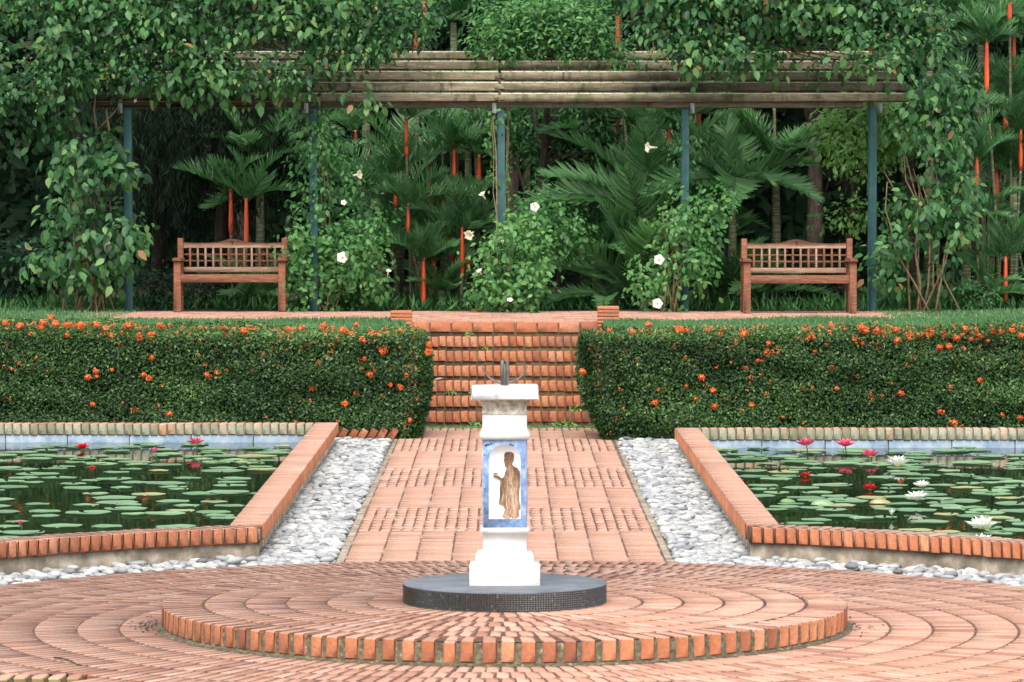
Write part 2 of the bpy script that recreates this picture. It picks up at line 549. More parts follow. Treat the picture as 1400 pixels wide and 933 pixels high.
M['disc_tile'] = mat_leaf('black_mosaic', [(0, (.012, .010, .009)), (.8, (.028, .022, .017)), (1, (.07, .055, .04))], .3, 0, .5)
M['disc_grout'] = mat_plain('mosaic_grout', [(0, (.10, .075, .05)), (1, (.24, .19, .13))], 40, bumpv=0)
M['carving'] = mat_plain('dark_carving', [(0, (.03, .012, .008)), (1, (.06, .025, .015))], 30, bumpv=0)

# ================================================================== GROUND AND PAVING
rng = rs(1)
a = Acc(); a.add(poly_sheet([(-400, -400), (400, -400), (400, 800), (-400, 800)], -.13))
tag(a.build('ground', M['ground']), kind='structure')

ZT = 1.0                       # upper terrace level
DH = 38.35                     # terrace front, behind the hedges
def yD(D): return D - CAMD
SX = 1.03                      # half width of the steps
a = Acc()
for x0, x1, d0 in ((-60, -SX, DH), (SX, 60, DH), (-SX, SX, 41.15)):
    a.add(box(x0, x1, yD(d0), 120, -.12, ZT - .012, .001))
tag(a.build('terrain', M['soil']), kind='structure')

def arc_bricks(acc, R0, length, width, pitch, ztop, h, rng, keep=None, jz=.0007, a0=0, a1=2 * PI, jr=.0022, ch=.003, tones=None):
    """brick-on-edge ring, long side radial"""
    Rm = R0 + length / 2
    n = int(round((a1 - a0) * (R0 + length * .35) / pitch))
    th = a0 + (np.arange(n) + rng.random() + rng.normal(0, .03, n)) * (a1 - a0) / n
    C = np.stack([Rm * np.cos(th), Rm * np.sin(th), np.full(n, ztop - h / 2) + rng.normal(0, jz, n)], 1)
    if keep is not None:
        k = keep(C); C, th = C[k], th[k]
    A = jitter_axes(rot_z(th), rng, jr)
    S = np.stack([np.full(len(C), length / 2 - .002), np.full(len(C), width / 2) + rng.normal(0, .0012, len(C)), np.full(len(C), h / 2)], 1)
    acc.add(cboxes(C, A, S, ch), tones if tones is not None else np.clip(rng.normal(.5, .29, len(C)), 0, 1))

# plaza
R_D, R_PL, RING = 1.876, 3.72, .2295
def plaza_keep(C):
    return ~(((C[:, 0] < -2.03) & (C[:, 1] < -2.17)) | ((C[:, 0] > 2.44) & (C[:, 1] < -2.40)))
a = Acc()
nr = 8
for k in range(nr):
    arc_bricks(a, R_D + .004 + k * (R_PL - R_D) / nr, .222, .0650, .0735, 0, .1, rng, plaza_keep)
tag(a.build('plaza', [M['brick_top'], M['brick_side']]), kind='structure')
a = Acc()
pts = []
for t in np.linspace(0, 2 * PI, 180, endpoint=False):
    x, y = R_PL * math.cos(t), R_PL * math.sin(t)
    pts.append((x, y))
def clip_halfplane(poly, f):
    out = []
    for i in range(len(poly)):
        p, q = poly[i - 1], poly[i]
        fp, fq = f(p), f(q)
        if fp >= 0: out.append(p)
        if fp * fq < 0:
            t = fp / (fp - fq); out.append((p[0] + t * (q[0] - p[0]), p[1] + t * (q[1] - p[1])))
    return out
back = clip_halfplane(pts, lambda p: p[1] + 2.17)
a.add(poly_sheet(back, -.0035))
front = clip_halfplane(clip_halfplane(clip_halfplane(pts, lambda p: -2.17 - p[1]), lambda p: p[0] + 2.03), lambda p: 2.44 - p[0])
a.add(poly_sheet(front, -.0035))
tag(a.build('plaza_bedding', M['mortar']), kind='structure')

# mossy edging at the plaza's front corners
def edging(x0, x1, y, label, seed):
    r = rs(seed); e = Acc()
    n = int((x1 - x0) / .085)
    xs = x0 + (np.arange(n) + .5) * (x1 - x0) / n
    C = np.stack([xs, np.full(n, y) + r.normal(0, .003, n), np.full(n, -.05) + r.normal(0, .002, n)], 1)
    e.add(cboxes(C, jitter_axes(np.tile(I3, (n, 1, 1)), r, .012), [(.033, .11, .055)], .006), r.random(n))
    e.add(box(x0, x1, y - .095, y + .1, -.13, -.012, .003), 0.5, 2)
    tag(e.build('brick_edging', [M['brick_top'], M['brick_mossy'], M['mortar']]), label, 'edging', 'brick edgings')
edging(-4.2, -2.06, -2.30, 'moss-covered brick edging at the bottom left corner of the round plaza', 3)
edging(2.48, 4.2, -2.53, 'short brick edging at the bottom right corner of the round plaza', 4)

# path
PW = 1.035
bands = [24.55, 26.95, 28.96, 31.07, 33.2, 35.4, 37.2, 38.5, 39.2]
a = Acc()
for bi in range(len(bands) - 1):
    d0, d1 = bands[bi], bands[bi + 1]
    if bi % 2 == 0:       # courses laid across
        nx, lx = 9, 2 * PW / 9
        ny = int(round((d1 - d0) / .0765)); ly = (d1 - d0) / ny
        hs = (lx / 2 - .005, ly / 2 - .004, .04)
    else:                 # bricks laid along
        nx, lx = 27, 2 * PW / 27
        ny = max(1, int(round((d1 - d0) / .228))); ly = (d1 - d0) / ny
        hs = (lx / 2 - .0055, ly / 2 - .004, .04)
    gx, gy = np.meshgrid(np.arange(nx), np.arange(ny), indexing='ij')
    gx, gy = gx.ravel(), gy.ravel(); n = len(gx)
    C = np.stack([-PW + (gx + .5) * lx + rng.normal(0, .0015, n), yD(d0) + (gy + .5) * ly + rng.normal(0, .002, n), -.046 + rng.normal(0, .0008, n)], 1)
    A = jitter_axes(np.tile(I3, (n, 1, 1)), rng, .002)
    a.add(cboxes(C, A, [hs], .003), np.clip(rng.normal(.62, .2, n), 0, 1))
tag(a.build('path', [M['brick_path'], M['brick_side']]), kind='structure')
a = Acc()
a.add(poly_sheet([(-1.09, 3.4), (1.09, 3.4), (1.09, yD(39.3)), (-1.09, yD(39.3))], -.010))
tag(a.build('path_bedding', M['mortar_light']), kind='structure')
a = Acc()
for s in (-1, 1):
    a.add(box(s * 1.037 if s > 0 else -1.092, 1.092 if s > 0 else -1.037, 3.5, yD(38.0), -.12, -.006, .006))
tag(a.build('path_border', M['kerb']), kind='structure')

# pebbles
XC = 1.58                      # outer face of the ponds' side copings
def pebble_field():
    r = rs(9); Ps = []
    for s in (-1, 1):
        for sp, dz in ((.064, 0), (.098, .010)):
            ny = int(12.7 / (sp * .8)); nx = int(.56 / sp)
            gx, gy = np.meshgrid(np.arange(nx), np.arange(ny), indexing='ij')
            x = s * (1.10 + (gx.ravel() + .5 + .5 * (gy.ravel() % 2)) * sp); y = 3.45 + gy.ravel() * sp * .8
            x = x + r.normal(0, sp * .16, len(x)); y = y + r.normal(0, sp * .16, len(x))
            k = (np.hypot(x, y) > R_PL + .02) & (np.abs(x) < 1.64) & (np.abs(x) > 1.07 + r.normal(0, .012, len(x))) & (y < yD(37.1))
            Ps.append(np.stack([x[k], y[k], np.full(k.sum(), dz)], 1))
            nt_ = int(2.9 / (sp * .8)); nr_ = int(.54 / sp)
            gr, gt = np.meshgrid(np.arange(nr_), np.arange(nt_), indexing='ij')
            R = R_PL + .03 + (gr.ravel() + .5 * (gt.ravel() % 2)) * sp; t = .1 + gt.ravel() * sp * .8 * 1.0 / 3.95
            t = t + r.normal(0, .006, len(t)); R = R + r.normal(0, sp * .16, len(t))
            x, y = s * R * np.cos(t * 1.8), R * np.sin(t * 1.8)
            k = (R < 4.26) & (np.abs(x) > 1.5)
            Ps.append(np.stack([x[k], y[k], np.full(k.sum(), dz)], 1))
    Pp = np.concatenate(Ps); n = len(Pp)
    # low-res ellipsoid
    nu, nv = 8, 5
    sv = [(0, 0, -1)]
    for i in range(1, nv):
        ph = -PI / 2 + PI * i / nv
        for j in range(nu):
            sv.append((math.cos(ph) * math.cos(2 * PI * j / nu), math.cos(ph) * math.sin(2 * PI * j / nu), math.sin(ph)))
    sv.append((0, 0, 1)); sv = np.array(sv); m = len(sv)
    q, t3 = [], []
    for i in range(nv - 2):
        for j in range(nu):
            q.append([1 + i * nu + j, 1 + i * nu + (j + 1) % nu, 1 + (i + 1) * nu + (j + 1) % nu, 1 + (i + 1) * nu + j])
    for j in range(nu):
        t3.append([0, 1 + (j + 1) % nu, 1 + j]); t3.append([m - 1, 1 + (nv - 2) * nu + j, 1 + (nv - 2) * nu + (j + 1) % nu])
    q, t3 = np.array(q), np.array(t3)
    sz = np.stack([r.uniform(.034, .060, n), r.uniform(.022, .034, n), r.uniform(.014, .023, n)], 1)
    A = jitter_axes(rot_z(r.normal(0, .45, n)), r, .12)
    V = Pp[:, None, :] + np.einsum('nvk,nkj->nvj', sv[None] * sz[:, None, :] * (1 + r.normal(0, .05, (n, m, 1))), A)
    V[:, :, 2] += -.024 + r.normal(0, .009, n)[:, None] + sz[:, 2][:, None] * .4
    off = (np.arange(n) * m)[:, None, None]
    acc = Acc(); acc.add((V.reshape(-1, 3), [(q[None] + off).reshape(-1, 4), (t3[None] + off).reshape(-1, 3)]), np.clip(r.normal(.55, .25, n), 0, 1))
    tag(acc.build('pebbles', M['pebble'], smooth=True), 'white and grey river pebbles set in beds along the path and below the pond walls', 'pebbles', kind='stuff')
    b = Acc()
    for s in (-1, 1):
        b.add(poly_sheet([(s * 1.09, 3.3), (s * 4.3, 0), (s * 4.3, 3.3), (s * 1.7, 4.3), (s * 1.7, yD(37.2)), (s * 1.09, yD(37.2))], -.034))
    tag(b.build('pebble_bed', M['concrete']), kind='structure')
pebble_field()

# ================================================================== PONDS
R0, R1 = 4.20, 4.42
def make_pond(s, Dback, label, seed):
    r = rs(seed)
    root = thing('lily_pond', (s * 4.2, 9.5, -.13), label, 'pond', 'lily ponds')
    inv = np.array((s * 4.2, 9.5, -.13))
    yb = yD(Dback)
    XO = 7.0
    cop, wall, lin = Acc(), Acc(), Acc()
    a_c = math.asin(min(1, 1.60 / R0))         # angle from +Y at the corner
    a_e = math.radians(78)
    th0, th1 = PI / 2 - a_e, PI / 2 - a_c
    # front arc coping
    n = int((th1 - th0) * R0 / .0795)
    th = th0 + (np.arange(n) + .5) * (th1 - th0) / n
    C = np.stack([(R0 + .11) * np.cos(th), (R0 + .11) * np.sin(th), .147 + r.normal(0, .0015, n)], 1)
    ax = rot_z(th)
    if s < 0:
        C[:, 0] *= -1; ax = rot_z(PI - th)
    cop.add(cboxes(C, jitter_axes(ax, r, .008), [(.112, .0345, .053)], .006), np.clip(r.normal(.55, .25, n), 0, 1))
    # side coping
    ys = 4.13
    n = int((yb + .2 - ys) / .0795)
    yy = ys + (np.arange(n) + .5) * (yb + .2 - ys) / n
    C = np.stack([np.full(n, s * (XC + .11)), yy, .147 + r.normal(0, .0012, n)], 1)
    cop.add(cboxes(C, jitter_axes(np.tile(I3, (n, 1, 1)), r, .006), [(.112, .037, .053)], .006), np.clip(r.normal(.6, .2, n), 0, 1))
    # back coping
    n = int((XO - 1.84) / .0800)
    xx = s * (1.81 + (np.arange(n) + .5) * (XO - 1.81) / n)
    C = np.stack([xx, np.full(n, yb + .11), .147 + r.normal(0, .002, n)], 1)
    V = cboxes(C, jitter_axes(np.tile(I3, (n, 1, 1)), r, .01), [(.036, .112, .053)], .006)
    V[2][0][:] = np.where(V[2][0] == 0, 0, 2)
    V[2][1][:] = 2
    cop.add(V, np.clip(r.normal(.45, .3, n), 0, 1))
    for v in cop.V: v -= inv
    cop.build('coping', [M['brick_top'], M['brick_side'], M['brick_lime']], root)
    # walls: arc, side, back
    t = np.linspace(th0, th1 + .004, 40)
    prof = [(R0 + .03, -.13), (R0 + .03, .0925), (R1 - .015, .0925), (R1 - .015, -.13)]
    Vv = []
    for k in range(len(t)):
        for R, z in prof:
            Vv.append((s * R * math.cos(t[k]), R * math.sin(t[k]), z))
    q = [[i * 4 + j, i * 4 + (j + 1) % 4, (i + 1) * 4 + (j + 1) % 4, (i + 1) * 4 + j] for i in range(len(t) - 1) for j in range(4)]
    q += [[0, 1, 2, 3], [(len(t) - 1) * 4 + j for j in (3, 2, 1, 0)]]
    wall.add((np.array(Vv), [np.array(q)]))
    wall.add(box(s * (XC + .035), s * (XC + .20), 3.98, yb + .2, -.13, .093, .004))
    wall.add(box(s * 1.8, s * XO, yb + .03, yb + .21, -.13, .0935, .004))
    # light mortar between the coping bricks
    Vv = []
    prof = [(R0 + .012, .0945), (R0 + .012, .186), (R1 - .012, .186), (R1 - .012, .0945)]
    for k in range(len(t)):
        for R, z in prof:
            Vv.append((s * R * math.cos(t[k]), R * math.sin(t[k]), z))
    wall.add((np.array(Vv), [np.array(q)]), mat=1)
    wall.add(box(s * (XC + .012), s * (XC + .21), 4.0, yb + .2, .0945, .1865, .003), mat=1)
    wall.add(box(s * 1.82, s * XO, yb + .012, yb + .2, .0945, .187, .003), mat=1)
    for v in wall.V: v -= inv
    wall.build('wall', [M['concrete'], M['mortar_light']], root)
    # blue lining with joints
    n = int((XO - 1.8) / .585)
    for k in range(n):
        x0 = 1.79 + k * .585
        lin.add(box(s * (x0 + .004), s * (x0 + .581), yb + .012, yb + .029, -.11, .0935, .002))
    y = 4.45
    while y < yb - .1:
        lin.add(box(s * (XC + .201), s * (XC + .212), y + .004, min(y + .58, yb), -.11, .0935, .002)); y += .585
    for v in lin.V: v -= inv
    lin.build('tile_lining', M['tile_blue'], root)
    # water
    poly = [(s * (R1 - .02) * math.cos(k), (R1 - .02) * math.sin(k)) for k in np.linspace(th0, PI / 2 - math.asin(1.70 / R1), 40)]
    poly += [(s * (XC + .205), 4.3), (s * (XC + .205), yb + .015), (s * XO, yb + .015), (s * XO, (R1 - .02) * math.sin(th0))]
    w = Acc(); w.add(poly_sheet(poly, .022))
    tag(w.build('water', M['water']), kind='structure')
    o = Acc()
    o.add(box(s * XO, s * (XO + .2), .5, yb + .2, -.13, .2, .005))
    o.add(box(s * 4.3, s * XO, (R1) * math.sin(th0) - .2, (R1) * math.sin(th0), -.13, .2, .005))
    for v in o.V: v -= inv
    o.build('outer_wall', M['brick_side'], root)
DBL, DBR = 36.2, 35.4
make_pond(-1, DBL, 'left lily pond with orange brick coping, dark water and mostly scattered pads', 21)
make_pond(1, DBR, 'right lily pond with orange brick coping, thick with pads and pink and white flowers', 22)

# ================================================================== DAIS, DISC, SUNDIAL
def make_dais():
    r = rs(31)
    root = thing('round_platform', (0, 0, 0), 'low round brick platform carrying the black disc and the sundial', 'platform')
    H = .125
    a = Acc()
    R = .535; k = 0
    w = (R_D - .225 - R) / 5
    for k in range(5):
        arc_bricks(a, R + k * w + .002, w - .010, .062, .0745 if k > 0 else .071, H, .09, r)
    a.build('paving', [M['brick_top'], M['brick_side']], root)
    a = Acc()
    arc_bricks(a, R_D - .222, .222, .071, .0945, H, .112, r, jr=.012, ch=.006)
    a.build('rim', [M['brick_top'], M['brick_side']], root)
    a = Acc()
    a.add(lathe([(R_D - .012, -.01), (R_D - .03, H - .0038), (.4, H - .0036)], 128, False)) if False else a.add(lathe([(R_D - .03, H - .008), (R_D - .03, H - .0035), (.4, H - .0035)], 128, False))
    a.build('bedding', M['mortar'], root)
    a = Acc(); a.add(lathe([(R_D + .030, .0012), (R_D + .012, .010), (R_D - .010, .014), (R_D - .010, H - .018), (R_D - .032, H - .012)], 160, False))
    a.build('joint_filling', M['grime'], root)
make_dais()

def make_disc():
    r = rs(32); RR, H = .556, .108
    root = thing('round_plinth', (0, 0, .123), 'black mosaic-tiled disc with grey top under the sundial', 'plinth')
    a = Acc(); a.add(lathe([(RR - .002, 0), (RR - .002, H - .006), (RR - .02, H - .006)], 96, False), mat=0)
    a.build('grout', M['disc_grout'], root)
    a = Acc()
    rows, n = 8, 232
    C, th = [], []
    for i in range(rows):
        for j in range(n):
            t = (j + .5) * 2 * PI / n
            C.append((RR * math.cos(t), RR * math.sin(t), .006 + (i + .5) * (H - .014) / rows)); th.append(t)
    m = len(C)
    a.add(cboxes(C, jitter_axes(rot_z(np.array(th)), r, .02), [(.003, .0066, .0050)], .0008), np.where(r.random(m) < .04, 1, r.random(m) * .8))
    a.build('mosaic_band', M['disc_tile'], root)
    a = Acc(); a.add(lathe([(RR + .002, H - .007), (RR + .003, H - .002), (RR - .003, H), (.001, H + .002)], 96))
    a.build('top', M['disc_top'], root, smooth=False)
make_disc()

def make_sundial():
    z0 = .123 + .109
    root = thing('sundial', (0, 0, z0), 'white pedestal sundial with a blue and white picture panel and metal arc', 'sundial')
    f = 250.0
    # image rows to heights above the disc
    def h(py): return (793 - py) / f
    base = Acc()
    base.add(sq_lathe([(.192, 0), (.192, h(768)), (.158, h(767.5)), (.158, h(755)), (.150, h(753)), (.150, h(751)), (.118, h(750.5)), (.118, h(726)), (.124, h(724)),
                       (.131, h(722)), (.131, h(716.5)), (.12, h(715.5))]))
    base.build('base', M['white'], root)
    sh = Acc(); sh.add(sq_lathe([(.1175, h(718)), (.1175, h(594))]))
    sh.build('shaft', M['white'], root)
    cap = Acc()
    cap.add(sq_lathe([(.118, h(595.5)), (.136, h(594.5)), (.136, h(588)), (.13, h(585)), (.124, h(582)), (.121, h(580)), (.121, h(560))]))
    cap.build('capital', M['white'], root)
    nk = Acc()
    nk.add(sq_lathe([(.124, h(561)), (.124, h(557)), (.118, h(555)), (.122, h(549)), (.134, h(543.5)), (.134, h(541)), (.12, h(540.5))]))
    nk.build('neck', M['white_stained'], root)
    sl = Acc(); sl.add(cboxes([(0, 0, (h(541) + h(523)) / 2)], I3, [(.183, .183, (h(523) - h(541)) / 2)], .007)[:2])
    sl.build('slab', M['white'], root)
    # picture panels on the four faces
    def panel(rz, figure):
        pr = Acc()
        y = -.1215
        pr.add(box(-.1165, .1165, y, -.1178, h(717.5), h(595.5), .001))
        p = pr.build('picture_panel', M['panel_blue'], root)
        p.rotation_euler = (0, 0, rz)
        ar = [(.086, h(703.5)), (.086, h(622))]
        for k in range(1, 12):
            t = PI * k / 12
            ar.append((.086 * math.cos(t), h(622) + .082 * math.sin(t)))
        ar += [(-.086, h(622)), (-.086, h(703.5))]
        aa = Acc(); aa.add(prism_xz(ar, y - .0015, y + .001)); aa.build('arch', M['panel_white'], p)
        if figure:
            # robed bearded man in profile to the left holding a small vessel; outline in pixels of the photograph
            o = [(690, 613.5), (692.5, 611.8), (699, 612), (702.5, 614), (703.2, 619), (702.2, 624.5), (700.2, 628.5), (702.5, 631.5), (707.5, 634), (710.5, 638), (711.2, 646), (711, 656), (709.8, 668), (710.2, 680), (711.5, 689), (709.2, 693), (710.2, 699), (707.5, 702.3), (700, 702.8), (698.6, 700.4), (696.5, 702.8), (688.8, 702.5), (686.8, 700.2), (688.6, 695), (689.6, 690), (688, 686.2),
                 (684.2, 685.2), (681.4, 682.8), (683.2, 671), (682.8, 661), (684, 653.5), (682, 650.2), (678, 649.6), (674.6, 647.2), (674.4, 644.6), (677.5, 643.2), (682.5, 645), (686.2, 648.2), (689, 645), (690.6, 639), (692.6, 634.5), (690.2, 632.2), (689.4, 627), (688.4, 622.6), (689.6, 620.2), (688.9, 617)]
            pl = [((x - 690) / f, h(yv)) for x, yv in o]
            fg = Acc(); fg.add(prism_xz(pl[::-1], y - .0030, y - .001))
            fg.add(prism_xz([((x - 690) / f, h(yv)) for x, yv in [(675, 644), (680.5, 644), (681, 641), (678.5, 640.3), (674.6, 640.8)]], y - .0035, y - .001))
            fg.build('figure', M['panel_brown'], p)
            fo = Acc()
            for st in ([(700, 634), (701.2, 640), (699, 650), (700.5, 660), (698, 670)], [(694, 640), (693, 652), (695, 664), (692, 676), (693.5, 690)], [(706, 640), (707, 655), (705, 668), (706, 684)], [(686, 655), (688, 668), (686, 680)], [(697, 676), (699, 688), (697, 697)]):
                pl = [((x - .45 - 690) / f, h(yv)) for x, yv in st] + [((x + .5 - 690) / f, h(yv)) for x, yv in st[::-1]]
                fo.add(prism_xz(pl, y - .0036, y - .001))
            for x, yv in ((691, 699.5), (694.5, 700.5), (700, 698), (703, 700), (698, 655), (703, 662), (690, 692)):
                fo.add(box((x - 1 - 690) / f, (x + 1 - 690) / f, y - .0036, y - .001, h(yv + .9), h(yv - .9), .0003))
            fo.build('robe_highlight', M['panel_pale'], p)
            for x, yv, w, hh in ((664.5, 603, 1.6, 1.2), (667, 602, 2.2, .9), (671.5, 601, 1.4, .8), (698, 602, 1.6, 1.1), (701.5, 603, 1.3, .8), (662.5, 616, .6, 1.2), (663, 662, .6, 1.1), (716.5, 632, .5, 1.2), (662.6, 690, .5, 1)):
                mk = Acc(); mk.add(box((x - w - 690) / f, (x + w - 690) / f, y - .0015, y + .0005, h(yv + hh), h(yv - hh), .0002))
                mk.build('chip', M['black_mark'], p)
    for k in range(4):
        panel(k * PI / 2, k == 0)
    # gnomon: blade pair and half ring
    g = Acc()
    zt = h(522.5)
    for x in (-.013, .013):
        g.add(box(x - .009, x + .009, -.012, .012, zt, zt + .135, .002))
    g.add(box(-.004, .004, -.05, .05, zt, zt + .115, .001))
    g.build('gnomon', M['metal'], root)
    t = np.linspace(PI * 1.04, PI * 1.96, 30)
    Rr = .125
    pts = np.stack([Rr * np.cos(t), np.zeros_like(t), zt + .012 + Rr * .92 + Rr * .92 * np.sin(t)], 1)
    rg = Acc(); rg.add(tube(pts, .0035 + .0035 * np.sin((t - PI * 1.04) / (PI * .92) * PI), 6))
    rg.build('dial_ring', M['metal'], root)
make_sundial()

# ================================================================== STEPS, PIERS, TERRACE PAVING
def make_steps():
    r = rs(41)
    root = thing('brick_steps', (0, yD(39.2), 0), 'flight of seven orange brick steps between the hedges up to the terrace', 'steps')
    inv = np.array((0, yD(39.2), 0))
    rise, tread = ZT / 7, .29
    for i in range(7):
        y, zt = yD(39.2) + i * tread, (i + 1) * rise
        a = Acc()
        if i < 6:
            n = int(2 * SX / .0795); w = .0365
        else:
            n = int(2 * SX / .226); w = .109
        xs = -SX + (np.arange(n) + .5) * 2 * SX / n
        C = np.stack([xs + r.normal(0, .0015, n), y + .098 + r.normal(0, .003, n), zt - .054 + r.normal(0, .002, n)], 1)
        a.add(cboxes(C, jitter_axes(np.tile(I3, (n, 1, 1)), r, .012), [(w, .11, .0535)], .006), np.clip(r.normal(.55 if i else .3, .27, n), 0, 1))
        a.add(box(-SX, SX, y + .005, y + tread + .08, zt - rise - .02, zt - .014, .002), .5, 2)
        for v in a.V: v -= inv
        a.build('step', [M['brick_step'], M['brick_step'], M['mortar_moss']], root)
make_steps()

def make_pier(x0, x1, D, ztop, label):
    r = rs(int(abs(x0) * 100))
    n = int((ztop - .85) / .0375)
    C = np.stack([np.full(n, (x0 + x1) / 2), np.full(n, yD(D) + .11), ztop - .0185 - np.arange(n) * .0375], 1)
    a = Acc(); a.add(cboxes(C, jitter_axes(np.tile(I3, (n, 1, 1)), r, .004), [((x1 - x0) / 2, .11, .0172)], .004), np.clip(r.normal(.75, .15, n), 0, 1))
    a.add(box(x0 + .006, x1 - .006, yD(D) + .006, yD(D) + .21, .8, ztop - .005, .002), .5, 2)
    tag(a.build('brick_pier', [M['brick_side'], M['brick_side'], M['mortar_light']]), label, 'pier', 'brick piers beside the steps')
make_pier(-1.215, -.99, 40.88, ZP(425, 40.9), 'lower brick pier at the left of the top step')
make_pier(.99, 1.22, 40.88, ZP(419, 40.9), 'taller brick pier at the right of the top step')

def terrace_paving():
    r = rs(43); a = Acc(); C = []
    y = 41.16
    row = 0
    while y < 45.0:
        xs = np.arange(-4.95, 4.8, .228) + (.114 if row % 2 else 0)
        for x in xs:
            if abs(x) > 1.0 and y < 41.35: continue
            if x < -4.2 and ((x + 4.2) / .75) ** 2 + ((y - 43.6) / 1.5) ** 2 > 1: continue
            C.append((x, yD(y), ZT - .03))
        y += .114; row += 1
    C = np.array(C); n = len(C); C[:, 2] += r.normal(0, .0015, n)
    a.add(cboxes(C, jitter_axes(np.tile(I3, (n, 1, 1)), r, .005), [(.109, .053, .03)], .004), np.clip(r.normal(.5, .25, n), 0, 1))
    tag(a.build('terrace_paving', [M['brick_top'], M['brick_side']]), kind='structure')
terrace_paving()

# slanted brick edgings behind the pebble strips
def dogtooth(x0, x1, label, seed):
    r = rs(seed); n = 6; a = Acc()
    xs = np.linspace(x0, x1, n)
    C = np.stack([xs, np.full(n, yD(37.25)), np.full(n, .02)], 1)
    A = np.tile(I3, (n, 1, 1)).copy()
    ang = .55 * (1 if x0 > 0 else -1)
    A[:, 0] = (math.cos(ang), 0, math.sin(ang)); A[:, 2] = (-math.sin(ang), 0, math.cos(ang))
    a.add(cboxes(C, jitter_axes(A, r, .05), [(.035, .1, .08)], .006), r.random(n))
    tag(a.build('brick_edging', [M['brick_top'], M['brick_side']]), label, 'edging', 'slanted brick edgings under the hedges')
dogtooth(-1.58, -1.10, 'row of slanted bricks under the end of the left hedge, behind the pebbles', 45)
dogtooth(1.10, 1.58, 'row of slanted bricks under the end of the right hedge, behind the pebbles', 46)

# lawn strips
def lawn():
    r = rs(44); a = Acc()
    n = 70000
    x = r.uniform(1.05, 7.5, n) * r.choice((-1, 1), n)
    y = r.uniform(yD(38.4), yD(41.3), n)
    n2 = 9000
    x2 = r.uniform(4.3, 7.5, n2) * r.choice((-1, 1), n2); y2 = r.uniform(yD(41.3), yD(45.5), n2)
    x, y = np.concatenate([x, x2]), np.concatenate([y, y2]); n = len(x)
    B = np.stack([x, y, np.full(n, ZT - .012)], 1)
    d = unit(np.stack([r.normal(0, .35, n), r.normal(0, .35, n), np.ones(n)], 1))
    s = unit(np.cross(d, r.normal(0, 1, (n, 3))))
    L = r.uniform(.03, .07, n) * (1 + .35 * wob(B, 1.7))
    nn = np.cross(s, d)
    a.add(small_leaves(B, nn, d, s, L, r.uniform(.006, .012, n), .3), np.clip(r.normal(.5, .22, n) + .15 * wob(B, 2.5), 0, 1))
    tag(a.build('lawn', M['grass']), 'strip of short bright green grass between the hedges and the terrace', 'grass', kind='stuff')
lawn()

# ================================================================== HEDGES
FL = [(25,85),(108,100),(230,85),(270,58),(295,92),(360,97),(355,150),(515,97),(590,155),(680,100),(805,155),(850,100),(1010,150),(1195,150),(1225,150),(1020,190),(35,200),(98,295),(170,320),(510,340),(465,375),(760,360),(790,380),(808,270),(1090,305),(1100,362),(1340,340),(490,520),(712,558),(895,570),(45,490),(430,100),(560,120),(745,165),(1100,155),(1160,345),(595,335),(900,215),(650,140),(940,150),(1300,130),(515,370),(220,110)]
FL = [(x / 3.889, 420 + y / 3.889) for x, y in FL]
F2 = [(180,155),(165,165),(235,180),(215,120),(360,180),(355,165),(130,218),(170,245),(485,180),(605,175),(660,150),(690,150),(735,155),(720,215),(710,240),(700,225),(550,150),(870,175),(960,200),(955,240),(300,200),(420,270),(375,300),(155,315),(15,340),(335,430),(255,485),(570,455),(510,515),(645,360),(755,415),(810,430),(800,420),(838,362),(855,320),(855,605),(655,665),(80,255),(615,275),(460,180),(400,100),(570,95),(280,110),(500,130)]
FL += [(340 + x / 3.889, 420 + y / 3.889) for x, y in F2]
F3 = [(540,155),(490,225),(535,230),(720,140),(635,170),(745,285),(680,240),(455,345),(970,120),(805,95),(860,440),(1005,420),(1085,375),(1150,445),(1155,530),(1300,550),(1355,525),(1195,245),(1245,220),(1290,230),(1265,190),(1310,200),(1360,225),(1325,325),(1350,380),(1385,285),(1055,490),(840,510),(1310,150),(880,175),(1140,200),(1185,150),(940,210),(1010,125)]
F4 = [(45,195),(35,245),(160,182),(280,165),(355,200),(250,175),(500,160),(500,175),(545,195),(540,110),(560,128),(620,130),(655,150),(725,125),(790,150),(795,170),(725,180),(820,270),(780,310),(380,325),(405,435),(750,460),(970,135),(980,155),(1040,165),(1120,170),(1165,155),(1210,180),(1090,120),(1340,130),(1385,265),(1390,305),(1240,130),(1285,130),(1170,390),(1015,430),(955,555),(1290,575),(1030,620),(1385,590),(955,215),(1005,210),(1390,155),(180,255),(95,215),(290,235),(375,100),(900,140),(850,150),(300,160),(265,165)]
FR = [(680 + x / 3.889, 420 + y / 3.889) for x, y in F3] + [(1040 + x / 3.889, 420 + y / 3.889) for x, y in F4]

def cluster_mesh(seed):
    r = rs(seed); n = 70
    v = unit(r.normal(0, 1, (n, 3))); v[:, 2] = v[:, 2] * .9 + .1; v[:, 1] = -np.abs(v[:, 1]) * .9 - .05
    B = v * r.uniform(.6, 1, (n, 1)) * np.array((.038, .03, .036))
    nn, d, s = leaf_frames(v + r.normal(0, .3, (n, 3)), r, None, 0)
    a = Acc(); a.add(small_leaves(B - d * .010, nn, d, s, r.uniform(.018, .028, n), .014, -.1), np.clip(r.normal(.5, .25, n), 0, 1))
    return a.mesh('flower_cluster', M['ixora'])
CLM = [cluster_mesh(500 + k) for k in range(5)]

